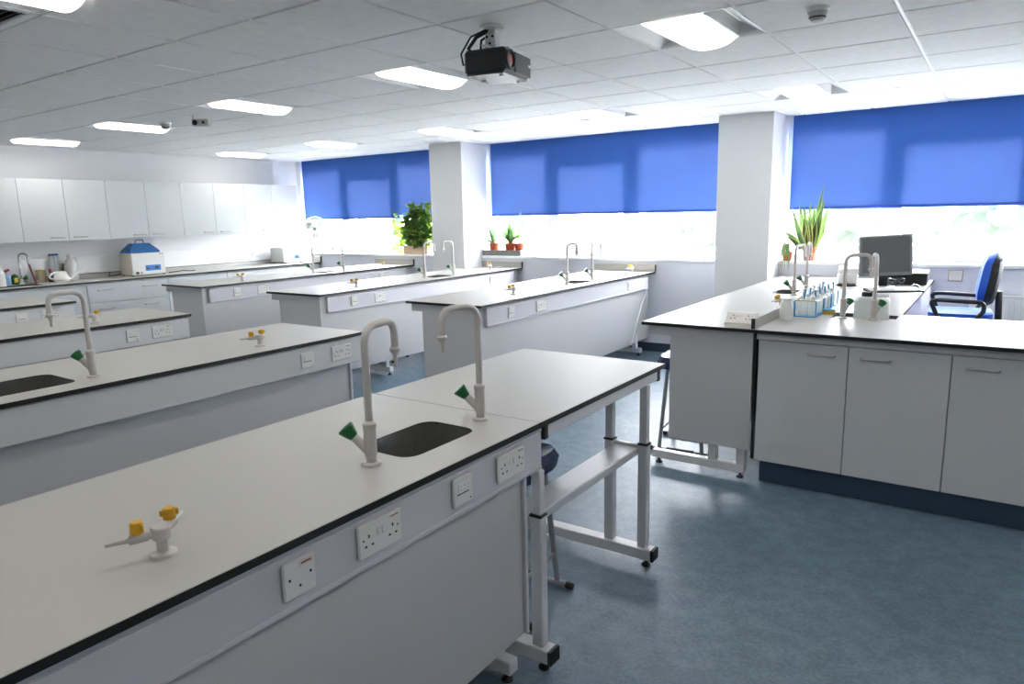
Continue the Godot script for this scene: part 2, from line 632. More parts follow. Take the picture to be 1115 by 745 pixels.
func ceiling_lamp(i: int, j: int) -> void:
	var at := Vector3(i * 0.6 + 0.3, CEIL, j * 0.6 + 0.3)
	var rows := {-5: "in the window row", -1: "in the middle row", 3: "in the nearest row", 7: "behind the viewer"}
	var cols := {-11: "above the wall cupboards", -8: "above the leftmost benches", -5: "second lamp from the wall cupboards", -2: "beside the black projector", 1: "left of the smoke detector over the teaching bench", 4: "right of the teaching bench", 7: "by the right wall"}
	var o := again("lamp", lamp_parts, "ceiling_lamp", "recessed ceiling lamp %s, %s" % [rows.get(j, "behind"), cols.get(i, "at the side")], "lamp", at, 0.0, "recessed ceiling lamps")
	var l := AreaLight3D.new()
	l.name = "lamp_glow"
	l.area_size = Vector2(0.28, 0.55)
	l.light_energy = LAMP
	l.light_color = Color(1.0, 0.98, 0.95)
	l.shadow_enabled = true
	l.area_range = 14.0
	add_child(l)
	l.position = at + Vector3(0, -0.048, 0)
	l.rotation = Vector3(-PI / 2, 0, 0)

const LAMP := 0.115

func build_windows() -> void:
	for k in 3:
		var x0: float = BAYS[k][0]
		var x1: float = BAYS[k][1]
		var w := setting("window_%d" % (k + 1), ["white framed window under the left blue blind", "white framed window under the middle blue blind", "white framed window under the right blue blind"][k], "window", Vector3((x0 + x1) / 2, 1.05, ZG))
		var y0 := 1.04
		var y1 := CEIL + 0.02
		var zi := ZG + 0.035
		var zo := ZG - 0.035
		partw(w, "frame", MB.new().box(Vector3(x0, y0, zo), Vector3(x0 + 0.07, y1, zi), 0.003).box(Vector3(x1 - 0.07, y0, zo), Vector3(x1, y1, zi), 0.003).box(Vector3(x0 + 0.07, y0, zo), Vector3(x1 - 0.07, y0 + 0.07, zi), 0.003).box(Vector3(x0 + 0.07, 2.285, zo), Vector3(x1 - 0.07, y1, zi), 0.003), mats.pvc_white)
		var m0 := x0 + 0.86
		var m1 := x0 + 2.0
		for mx in [m0, m1]:
			partw(w, "mullion", MB.new().box(Vector3(mx, y0 + 0.07, zo), Vector3(mx + 0.1, 2.285, zi), 0.003), mats.pvc_white)
		# the opening sash in the middle is thicker
		var s0 := m0 + 0.1
		var s1 := m1
		var sz := zi + 0.02
		var sash := partw(w, "sash", MB.new().box(Vector3(s0, y0 + 0.07, zo), Vector3(s0 + 0.085, 2.285, sz), 0.003).box(Vector3(s1 - 0.085, y0 + 0.07, zo), Vector3(s1, 2.285, sz), 0.003).box(Vector3(s0 + 0.085, y0 + 0.07, zo), Vector3(s1 - 0.085, y0 + 0.155, sz), 0.003).box(Vector3(s0 + 0.085, 2.11, zo), Vector3(s1 - 0.085, 2.285, sz), 0.003), mats.pvc_white)
		put(sash, "handle", MB.new().box(Vector3(-0.06, -0.01, 0), Vector3(0.06, 0.01, 0.03), 0.004).mesh(), mats.pvc_white).position = Vector3((s0 + s1) / 2, y0 + 0.11, sz) - w.position
		for pn in [[x0 + 0.07, m0, y0 + 0.07, 2.285], [s0 + 0.085, s1 - 0.085, y0 + 0.155, 2.11], [m1 + 0.1, x1 - 0.07, y0 + 0.07, 2.285]]:
			partw(w, "pane", MB.new().box(Vector3(pn[0], pn[2], ZG - 0.003), Vector3(pn[1], pn[3], ZG + 0.003)), mats.pane_glass)
		var sl := setting("trim_%d" % (k + 1), ["white window sill board under the left blue blind", "white window sill board under the middle blue blind", "white window sill board under the right blue blind"][k], "window sill", Vector3((x0 + x1) / 2, 1.02, -4.1))
		partw(sl, "board", MB.new().box(Vector3(x0, 1.018, zi - 0.02), Vector3(x1, 1.05, -4.005), 0.006), mats.pvc_white)
		var b := thing("roller_blind", ["blue roller blind drawn half down left of the first column", "blue roller blind drawn half down between the two columns", "blue roller blind drawn half down at the right by the monitor"][k], "blind", Vector3((x0 + x1) / 2, 1.555, -4.2), 0.0, "blue roller blinds")
		partw(b, "cloth", MB.new().box(Vector3(x0 + 0.045, 1.555, -4.2015), Vector3(x1 - 0.045, CEIL + 0.01, -4.2)), mats.blind_cloth)
		partw(b, "bottom_bar", MB.new().box(Vector3(x0 + 0.045, 1.55, -4.206), Vector3(x1 - 0.045, 1.575, -4.194), 0.004), mat("blind_bar", rgb8(40, 76, 170), 0.7))
		partw(b, "roller", MB.new().tube([Vector3(x0 + 0.03, CEIL + 0.022, -4.2), Vector3(x1 - 0.03, CEIL + 0.022, -4.2)], 0.018, 12), mat("blind_bar"))


func crown(rng: RandomNumberGenerator, c: Vector3, r: Vector3) -> MB:
	var f := FastNoiseLite.new()
	f.seed = rng.randi()
	f.frequency = 0.9
	f.fractal_octaves = 4
	var mb := MB.new()
	var nu := 40
	var nv := 22
	var P := func(u: int, w: int) -> Vector3:
		var a := TAU * (u % nu) / nu
		var b := PI * w / nv
		var d := Vector3(sin(b) * cos(a), cos(b), sin(b) * sin(a))
		return c + d * r * (0.85 + 0.45 * f.get_noise_3dv(d * 2.2 + c))
	for w in nv:
		for u in nu:
			var q := [P.call(u, w), P.call(u + 1, w), P.call(u + 1, w + 1), P.call(u, w + 1)]
			for tr in [[0, 1, 2], [0, 2, 3]]:
				var nn: Vector3 = (q[tr[1]] - q[tr[0]]).cross(q[tr[2]] - q[tr[0]]).normalized()
				if nn.dot(q[tr[0]] - c) < 0:
					nn = -nn
				if nn.length() > 0.5:
					mb.flat(q[tr[0]], q[tr[1]], q[tr[2]], nn)
	return mb

func build_outside() -> void:
	var g := setting("ground", "pale grass and paving outside the windows", "ground")
	part(g, "turf", MB.new().box(Vector3(-90, -0.6, -120), Vector3(70, -0.5, -4.42)), mat("turf", rgb8(168, 170, 166), 0.95))
	var rng := RandomNumberGenerator.new()
	rng.seed = 5
	var spots := [
		[-8.6, -38.0, 3.2, 4.6, "pale round tree outside, seen under the left blind"],
		[-19.0, -26.0, 3.4, 5.0, "pale tree outside left of the bushy sill plant"],
		[-6.8, -24.0, 2.8, 4.2, "pale tree outside behind the taps under the middle blind"],
		[-1.2, -21.0, 2.6, 4.0, "pale tree outside beside the column under the middle blind"],
		[1.0, -34.0, 2.6, 4.4, "pale tree outside behind the snake plant"],
		[3.0, -23.0, 1.8, 4.2, "pale tree outside right of the monitor"],
		[6.2, -28.0, 2.2, 4.8, "pale tree outside above the blue office chair"]]
	for s in spots:
		var t := thing("tree", s[4], "tree", Vector3(s[0], -0.5, s[1]), 0.0, "trees outside the windows")
		part(t, "trunk", MB.new().tube([Vector3(0, 0, 0), Vector3(0.1, 0.8, 0), Vector3(0, 1.8, 0.1)], [0.22, 0.18, 0.14], 8), mat("bark", rgb8(120, 108, 94), 0.9))
		part(t, "crown", crown(rng, Vector3(0, s[3] * 0.56, 0), Vector3(s[2], s[3] * 0.42, s[2])), mat("tree_leaf", rgb8(48, 60, 46), 0.9))


# ---------------------------------------------------------------- benches

func foot(mb: MB, x: float, z: float, y: float) -> void:
	mb.lathe(T(Vector3(x, 0, z)), [Vector2(0.0, 0.0), Vector2(0.021, 0.0), Vector2(0.021, 0.006), Vector2(0.012, 0.014), Vector2(0.006, 0.016), Vector2(0.006, y), Vector2(0, y)], 14)

func trunking(o: Node3D, x: float, z0: float, z1: float) -> void:
	# service fascia: tray with a lip above and below, and a lid set back between them
	var f := partw(o, "service_fascia", MB.new().box(Vector3(x - 0.07, 0.728, z0), Vector3(x - 0.004, 0.874, z1), 0.002).box(Vector3(x - 0.006, 0.858, z0), Vector3(x, 0.874, z1), 0.0025).box(Vector3(x - 0.006, 0.728, z0), Vector3(x, 0.742, z1), 0.0025), mats.trunking)
	put(f, "lid", MB.new().box(Vector3(x - 0.006, 0.7435, z0 + 0.002), Vector3(x - 0.0022, 0.8565, z1 - 0.002), 0.0008).mesh(o.position), mats.trunking)

func worktop(o: Node3D, x0: float, x1: float, z0: float, z1: float, hole := []) -> void:
	var w := partw(o, "worktop", MB.new().slab(x0, x1, z0, z1, H - 0.02, H - 0.0014, hole), mats.black_core)
	put(w, "laminate", MB.new().slab(x0 + 0.0006, x1 - 0.0006, z0 + 0.0006, z1 - 0.0006, H - 0.0014, H, hole).mesh(o.position), mats.laminate)
	if hole.size():
		partw(o, "sink", MB.new().basin(hole, 0.05, H - 0.004, H - 0.15), mats.basin)

# a bench of the row that stands against the windows
func window_bench(x1: float, label: String) -> Node3D:
	var x0 := x1 - 0.755
	var zn := -0.8
	var zf := ZW
	var o := thing("lab_bench", label, "bench", Vector3((x0 + x1) / 2, 0, (zn + zf) / 2), 0.0, "lab benches against the windows")
	worktop(o, x0, x1, zf, zn, [x1 - 0.36, x1 - 0.135, -2.83, -2.5])
	partw(o, "upstand", MB.new().box(Vector3(x0, H, zf + 0.003), Vector3(x1, H + 0.075, zf + 0.022), 0.001), mats.laminate)
	partw(o, "upstand_edge", MB.new().box(Vector3(x1 - 0.0005, H, zf + 0.002), Vector3(x1 + 0.006, H + 0.076, zf + 0.024)), mats.black_core)
	trunking(o, x1 - 0.02, zf + 0.16, zn - 0.1)
	partw(o, "side_panel", side_poly(x1 - 0.07, zf + 0.14, zf + 0.52, zn - 0.045), mats.panel)
	partw(o, "panel_trim", MB.new().tube([Vector3(x1 - 0.05, 0.152, zf + 0.525), Vector3(x1 - 0.05, 0.727, zf + 0.145)], 0.009, 6), mats.pvc_white)
	partw(o, "far_panel", MB.new().box(Vector3(x1 - 0.1, 0.152, zf + 0.002), Vector3(x1 - 0.085, H - 0.021, zf + 0.5)), mats.panel)
	partw(o, "end_panel", MB.new().box(Vector3(x0 + 0.15, 0.152, zn - 0.042), Vector3(x1 - 0.04, H - 0.021, zn - 0.024), 0.001), mats.panel)
	partw(o, "knee_panel", MB.new().box(Vector3(x0 + 0.42, 0.152, zf + 0.01), Vector3(x0 + 0.438, 0.735, zn - 0.044)), mats.panel)
	partw(o, "apron", MB.new().box(Vector3(x0 + 0.04, 0.825, zn - 0.042), Vector3(x0 + 0.15, H - 0.021, zn - 0.026)).box(Vector3(x0 + 0.04, 0.825, zf + 0.02), Vector3(x0 + 0.06, H - 0.021, zn - 0.042)), mats.panel)
	for z in [zn - 0.2, zn - 0.87, zf + 1.3, zf + 0.3]:
		under_frame(o, x0 + 0.02, x1 - 0.03, z)
	return o

func side_poly(x: float, ztop: float, zbot: float, zn: float) -> MB:
	var pl := PackedVector2Array([Vector2(-zn, 0.152), Vector2(-zbot, 0.152), Vector2(-ztop, 0.727), Vector2(-ztop, H - 0.021), Vector2(-zn, H - 0.021)])
	return MB.new().prism(pl, T(Vector3(x, 0, 0), Basis(Vector3(0, 0, -1), Vector3.UP, Vector3(1, 0, 0))), 0.018)

func under_frame(o: Node3D, xa: float, xb: float, z: float) -> void:
	var f := partw(o, "under_frame", MB.new().box(Vector3(xa, 0.035, z - 0.025), Vector3(xb, 0.085, z + 0.025), 0.004).box(Vector3(xb - 0.1, 0.085, z - 0.025), Vector3(xb - 0.05, 0.24, z + 0.025), 0.003).box(Vector3(xb - 0.27, 0.085, z - 0.025), Vector3(xb - 0.22, 0.24, z + 0.025), 0.003), mats.frame_steel)
	for x in [xa + 0.04, xb - 0.03]:
		var mb := MB.new()
		foot(mb, x, z, 0.036)
		put(f, "levelling_foot", mb.mesh(o.position), mats.black_plastic)

# a bench of the row in front of it; its far end is the one that shows
func near_bench(x1: float, zf: float, zn: float, label: String, hole: Array) -> Node3D:
	var x0 := x1 - 0.755
	var o := thing("lab_bench", label, "bench", Vector3((x0 + x1) / 2, 0, (zn + zf) / 2), 0.0, "lab benches nearer the viewer")
	worktop(o, x0, x1, zf, zn, hole)
	# the nearest bench has service trunking, the others a plain boxed fascia that stands out further
	var boxed := x1 < 1.0
	var px := x1 - (0.115 if boxed else 0.06)
	if boxed:
		partw(o, "boxed_fascia", MB.new().box(Vector3(x1 - 0.1, 0.728, zf + 0.012), Vector3(x1 - 0.025, 0.878, zn - 0.02), 0.004), mat("fascia_grey", rgb8(212, 213, 213), 0.42))
	else:
		trunking(o, x1 - 0.025, zf - 0.05, zn - 0.02)
	partw(o, "side_panel", MB.new().box(Vector3(px - 0.018, 0.152, zf + 0.03), Vector3(px, H - 0.021, zn - 0.02), 0.001), mats.panel)
	partw(o, "end_panel", MB.new().box(Vector3(x0 + 0.15, 0.152, zf + 0.01), Vector3(px, 0.727 if boxed else H - 0.021, zf + 0.028), 0.001), mats.panel)
	partw(o, "edge_strip", MB.new().box(Vector3(px + 0.0005, 0.152, zf + 0.012), Vector3(px + 0.012, 0.727, zf + 0.028), 0.001), mats.trunking)
	partw(o, "knee_panel", MB.new().box(Vector3(x0 + 0.42, 0.152, zf + 0.03), Vector3(x0 + 0.438, 0.735, zn - 0.02)), mats.panel)
	for z in [zf + 0.09, zf + 1.2, zn - 0.3]:
		under_frame(o, x0 + 0.02, px - 0.002, z)
	return o

func tap_parts(o: Node3D, spout: float, knob: float) -> void:
	var sd := Vector3(sin(spout), 0, cos(spout))
	var kd := Vector3(sin(knob), 0, cos(knob))
	part(o, "base", MB.new().lathe(T(Vector3.ZERO), [Vector2(0, 0), Vector2(0.026, 0), Vector2(0.026, 0.006), Vector2(0.023, 0.009), Vector2(0.014, 0.01), Vector2(0.0135, 0.022), Vector2(0.017, 0.026), Vector2(0.0175, 0.105), Vector2(0.019, 0.107), Vector2(0.019, 0.117), Vector2(0.012, 0.124), Vector2(0, 0.124)], 18), mats.tap_white)
	part(o, "valve_arm", MB.new().tube([Vector3(0, 0.04, 0) + kd * 0.008, Vector3(0, 0.082, 0) + kd * 0.044], [0.012, 0.0125], 12), mats.tap_white)
	var ax := (kd * 0.66 + Vector3(0, 0.75, 0)).normalized()
	part(o, "green_knob", MB.new().lathe(T(Vector3(0, 0.08, 0) + kd * 0.043, along(ax)), [Vector2(0, 0), Vector2(0.0135, 0), Vector2(0.024, 0.032), Vector2(0.022, 0.037), Vector2(0, 0.039)], 8, 10.0), mats.green_knob)
	var top := 0.38
	var path := bend([Vector3(0, 0.11, 0), Vector3(0, top, 0), Vector3(0, top, 0) + sd * 0.145, Vector3(0, 0.29, 0) + sd * 0.145], 0.055, 8)
	part(o, "swan_neck", MB.new().tube(path, 0.0108, 12), mats.tap_white)
	part(o, "nozzle", MB.new().lathe(T(sd * 0.145), [Vector2(0, 0.245), Vector2(0.0045, 0.245), Vector2(0.0052, 0.254), Vector2(0.0046, 0.256), Vector2(0.0064, 0.266), Vector2(0.0056, 0.268), Vector2(0.0074, 0.28), Vector2(0.0145, 0.288), Vector2(0.0155, 0.296), Vector2(0.0112, 0.302)], 14), mats.tap_white)

func tap(at: Vector3, spout: float, knob: float, label: String) -> void:
	again("tap%.2f,%.2f" % [spout, knob], func(o): tap_parts(o, spout, knob), "lab_tap", label, "tap", at, 0.0, "white swan-neck laboratory taps")

func gas_parts(o: Node3D) -> void:
	part(o, "base", MB.new().lathe(T(Vector3.ZERO), [Vector2(0, 0), Vector2(0.026, 0), Vector2(0.026, 0.006), Vector2(0.024, 0.008), Vector2(0.012, 0.01), Vector2(0.0115, 0.033), Vector2(0.0185, 0.037), Vector2(0.0195, 0.06), Vector2(0.0175, 0.063), Vector2(0, 0.063)], 20), mats.tap_white)
	for d in [Vector3(-0.33, 0, 0.94), Vector3(-0.6, 0, -0.8)]:
		var p0: Vector3 = Vector3(0, 0.049, 0) + d * 0.012
		part(o, "outlet", MB.new().tube([p0, p0 + d * 0.012, p0 + d * 0.014, p0 + d * 0.046, p0 + d * 0.047, p0 + d * 0.088], [0.009, 0.009, 0.011, 0.011, 0.0058, 0.0038], 12), mats.tap_white)
		var k: Vector3 = Vector3(0, 0.059, 0) + d * 0.042
		var cap := part(o, "yellow_knob", MB.new().lathe(T(k), [Vector2(0, 0), Vector2(0.012, 0.0), Vector2(0.0128, 0.003), Vector2(0.0124, 0.022), Vector2(0.0105, 0.0245), Vector2(0, 0.0245)], 16), mats.yellow_knob)
		put(cap, "grip", MB.new().obox(T(k + Vector3(0, 0.0135, 0), Basis(Vector3.UP, atan2(d.x, d.z) + 0.5)), Vector3(0.036, 0.013, 0.005), 0.0015).mesh(), mats.yellow_knob)

func gas_tap(x: float, z: float, label: String) -> void:
	again("gas", gas_parts, "gas_tap", label, "gas tap", Vector3(x, H, z), 0.0, "double gas taps with yellow knobs")

# wall plates face +x; at is the middle of the plate's back
func pins(mb: MB, z: float) -> void:
	mb.box(Vector3(0.0094, 0.006, z - 0.0022), Vector3(0.0104, 0.0145, z + 0.0022))
	for s in [-1, 1]:
		mb.box(Vector3(0.0094, -0.0155, z + s * 0.011 - 0.0036), Vector3(0.0104, -0.011, z + s * 0.011 + 0.0036))

func double_parts(o: Node3D) -> void:
	part(o, "plate", MB.new().box(Vector3(0, -0.043, -0.073), Vector3(0.0098, 0.043, 0.073), 0.0035), mats.plate)
	for z in [-0.04, 0.04]:
		var mb := MB.new()
		pins(mb, z)
		part(o, "pin_holes", mb, mats.dark_hole)
		part(o, "screw", MB.new().tube([Vector3(0.0094, 0.004, z * 1.45), Vector3(0.0105, 0.004, z * 1.45)], 0.0026, 8), mats.dark_hole)
	for z in [-0.0085, 0.0085]:
		part(o, "switch", MB.new().obox(T(Vector3(0.0105, 0.012, z), Basis(Vector3(0, 0, 1), 0.12)), Vector3(0.006, 0.019, 0.0105), 0.001), mats.plate)
	part(o, "rating_mark", MB.new().box(Vector3(0.0096, 0.0315, -0.062), Vector3(0.01, 0.0345, -0.034)), mats.label_brown)

func spur_parts(o: Node3D) -> void:
	part(o, "plate", MB.new().box(Vector3(0, -0.043, -0.043), Vector3(0.0098, 0.043, 0.043), 0.0035), mats.plate)
	part(o, "fuse_carrier", MB.new().box(Vector3(0.009, -0.004, -0.026), Vector3(0.0135, 0.024, 0.024), 0.0012), mats.white_plastic)
	var mb := MB.new()
	for a in 3:
		for b in 2:
			mb.box(Vector3(0.0132, 0.004 + b * 0.011, -0.018 + a * 0.016), Vector3(0.0138, 0.0065 + b * 0.011, -0.0145 + a * 0.016))
	part(o, "terminal_dots", mb, mat("dot_grey", rgb8(120, 118, 116), 0.6))
	part(o, "slot", MB.new().box(Vector3(0.0092, -0.0085, -0.024), Vector3(0.0102, -0.0055, 0.03)), mats.dark_hole)
	part(o, "screw", MB.new().tube([Vector3(0.0094, -0.03, -0.031), Vector3(0.0105, -0.03, -0.031)], 0.0026, 8), mats.dark_hole)

func outlet_parts(o: Node3D) -> void:
	part(o, "plate", MB.new().box(Vector3(0, -0.043, -0.043), Vector3(0.0098, 0.043, 0.043), 0.0035), mats.plate)
	for q in [[0.003, 0.028], [0.003, -0.028], [-0.018, 0.002]]:
		part(o, "screw", MB.new().tube([Vector3(0.0094, q[0], q[1]), Vector3(0.0105, q[0], q[1])], 0.0032, 10), mats.dark_hole)
	var lb := part(o, "rating_label", MB.new().box(Vector3(0.0096, 0.024, -0.036), Vector3(0.0101, 0.037, 0.004), 0.0002), mat("label_pale", rgb8(224, 206, 198), 0.6))
	put(lb, "print", MB.new().box(Vector3(0.01, 0.0285, -0.031), Vector3(0.0104, 0.0325, -0.004)).mesh(), mats.label_brown)

func plate(kind: String, x: float, z: float, label: String) -> void:
	var build: Callable = {"double": double_parts, "spur": spur_parts, "outlet": outlet_parts}[kind]
	var called: String = {"double": "double_socket", "spur": "fused_switch", "outlet": "flex_outlet"}[kind]
	var cat: String = {"double": "socket", "spur": "switch", "outlet": "outlet"}[kind]
	again(kind, build, called, label, cat, Vector3(x, 0.805, z), 0.0, "white electrical plates on the benches")

func build_benches() -> void:
	var far := [["bench behind, by the wall cupboards", -4.46, "farthest left bench by the windows"], ["bench", -2.64, "middle bench by the windows"], ["bench", -0.86, "right bench by the windows"]]
	var bl := ["long grey lab bench by the windows nearest the wall cupboards", "long grey lab bench by the windows, the middle one of three", "long grey lab bench by the windows nearest the teaching bench"]
	for k in 3:
		var x: float = far[k][1]
		var w: String = far[k][2]
		window_bench(x, bl[k])
		gas_tap(x - 0.2, -1.42 if k != 2 else -1.52, "yellow-knobbed gas tap at the near end of the %s" % w)
		gas_tap(x - 0.2, -3.62 if k != 2 else -3.85, "yellow-knobbed gas tap at the window end of the %s" % w)
		tap(Vector3(x - 0.2, H, -2.42), PI - 0.15, -0.95, "white swan-neck tap left of the sink on the %s" % w)
		tap(Vector3(x - 0.2, H, -2.91), -0.15 if k != 2 else PI - 0.15, -0.95, "white swan-neck tap right of the sink on the %s" % w)
		var fx := x - 0.02
		plate("spur", fx, -1.22, "white fused switch plate on the front of the %s" % w)
		plate("double", fx, -1.55 if k != 2 else -1.66, "white double socket near the fused switch on the %s" % w)
		plate("spur", fx, -3.4, "white fused switch plate at the window end of the %s" % w)
	# E, D, G: the row nearer the viewer
	near_bench(-0.793, 0.445, 3.7, "long grey lab bench with a sink, directly behind the nearest bench", [-1.24, -0.93, 1.96, 2.3])
	gas_tap(-0.94, 1.05, "gas tap with two yellow knobs on the bench behind the nearest one")
	tap(Vector3(-0.97, H, 1.885), 0.1, -0.95, "white swan-neck tap with green knob on the second nearest bench")
	tap(Vector3(-0.97, H, 2.4), PI, -0.95, "white swan-neck tap cut off by the left edge of the photo")
	plate("spur", -0.818, 0.85, "white fused switch plate on the second nearest bench")
	plate("double", -0.818, 0.605, "white double socket at the end of the second nearest bench")
	near_bench(-2.563, 0.46, 3.7, "grey lab bench cut off at left, two behind the nearest bench", [-3.0, -2.7, 1.96, 2.3])
	gas_tap(-2.735, 1.055, "gas tap with two yellow knobs on the bench behind the nearest tap at left")
	plate("spur", -2.588, 0.888, "white fused switch plate on the left bench third from the viewer")
	plate("double", -2.588, 0.68, "white double socket on the left bench third from the viewer")
	near_bench(-4.38, 0.44, 3.7, "grey lab bench at far left nearest the drawers", [-4.8, -4.5, 1.96, 2.3])
	plate("spur", -4.405, 0.866, "white fused switch plate on the bench nearest the drawers")
	plate("double", -4.405, 0.645, "white double socket on the bench nearest the drawers")
	# F: the nearest bench and the table set against its end
	near_bench(1.095, 1.475, 4.4, "nearest grey lab bench with sink and two swan-neck taps", [0.755, 0.968, 1.635, 1.955])
	gas_tap(0.924, 2.633, "gas tap with two yellow knobs on the nearest bench")
	tap(Vector3(0.907, H, 2.037), PI + 0.2, -0.95, "white swan-neck tap left of the sink on the nearest bench")
	tap(Vector3(0.907, H, 1.545), -0.2, -0.95, "white swan-neck tap right of the sink on the nearest bench")
	plate("outlet", 1.07, 2.426, "square white flex outlet plate with three screws on the nearest bench")
	plate("double", 1.07, 2.182, "white double socket below the left tap on the nearest bench")
	plate("spur", 1.07, 1.857, "white fused switch plate between two double sockets on the nearest bench")
	plate("double", 1.07, 1.615, "white double socket at the table end of the nearest bench")
	lab_table()


func lab_table() -> void:
	var x0 := 0.345
	var x1 := 1.095
	var z0 := 0.44
	var z1 := 1.472
	var o := thing("lab_table", "grey topped table on white steel legs joined to the nearest bench", "table", Vector3(0.72, 0, 0.956))
	worktop(o, x0, x1, z0, z1)
	var ap := partw(o, "apron_rail", MB.new().box(Vector3(x1 - 0.05, 0.833, z0 + 0.035), Vector3(x1 - 0.02, H - 0.021, z1 - 0.075), 0.003), mats.frame_steel)
	for z in [z0 + 0.022, z1 - 0.063]:
		put(ap, "end_cap", MB.new().box(Vector3(x1 - 0.053, 0.828, z - 0.012), Vector3(x1 - 0.017, H - 0.021, z + 0.012), 0.002).mesh(o.position), mats.black_plastic)
	partw(o, "apron_rail", MB.new().box(Vector3(x0 + 0.02, 0.833, z0 + 0.035), Vector3(x0 + 0.05, H - 0.021, z1 - 0.03), 0.003), mats.frame_steel)
	for zz in [0.575, 1.44]:
		partw(o, "cross_rail", MB.new().box(Vector3(x0 + 0.05, 0.835, zz - 0.02), Vector3(x1 - 0.051 if zz < 1.0 else x1 - 0.1, H - 0.021, zz + 0.02), 0.003), mats.frame_steel)
		var ft := partw(o, "foot_rail", MB.new().box(Vector3(x0 + 0.08, 0.035, zz - 0.03), Vector3(x1 + 0.012, 0.085, zz + 0.03), 0.003), mats.frame_steel)
		for x in [x0 + 0.074, x1 + 0.018]:
			put(ft, "end_cap", MB.new().box(Vector3(x - 0.008, 0.033, zz - 0.031), Vector3(x + 0.008, 0.087, zz + 0.031), 0.003).mesh(o.position), mats.black_plastic)
		for x in [x0 + 0.13, x1 - 0.02]:
			var mb := MB.new()
			foot(mb, x, zz, 0.036)
			put(ft, "levelling_foot", mb.mesh(o.position), mats.black_plastic)
		for x in [0.895, 1.06]:
			var lg := partw(o, "leg", MB.new().box(Vector3(x - 0.022, 0.085, zz - 0.02), Vector3(x + 0.022, 0.565, zz + 0.02), 0.004), mats.frame_steel)
			put(lg, "inner_tube", MB.new().box(Vector3(x - 0.018, 0.572, zz - 0.016), Vector3(x + 0.018, 0.834 if zz < 1.0 or x < 1.0 else 0.7275, zz + 0.016), 0.003).mesh(o.position), mats.frame_steel)
			put(lg, "collar", MB.new().box(Vector3(x - 0.024, 0.563, zz - 0.022), Vector3(x + 0.024, 0.573, zz + 0.022), 0.002).mesh(o.position), mats.black_plastic)
		partw(o, "leg_tie", MB.new().box(Vector3(0.918, 0.52, zz - 0.012), Vector3(1.037, 0.562, zz + 0.012), 0.003), mats.frame_steel)
	partw(o, "brace_beam", MB.new().box(Vector3(0.918, 0.515, 0.5875), Vector3(1.037, 0.55, 1.4275), 0.004), mats.frame_steel)


func bar_handle(parent: Node3D, at: Vector3, along_z: bool, out: Vector3, length: float) -> void:
	var d := Vector3(0, 0, 1) if along_z else Vector3(1, 0, 0)
	var a := at - d * length / 2
	var b := at + d * length / 2
	put(parent, "handle", MB.new().tube(bend([a, a + out * 0.03, b + out * 0.03, b], 0.008, 4), 0.005, 8).mesh(), mats.handle_steel)

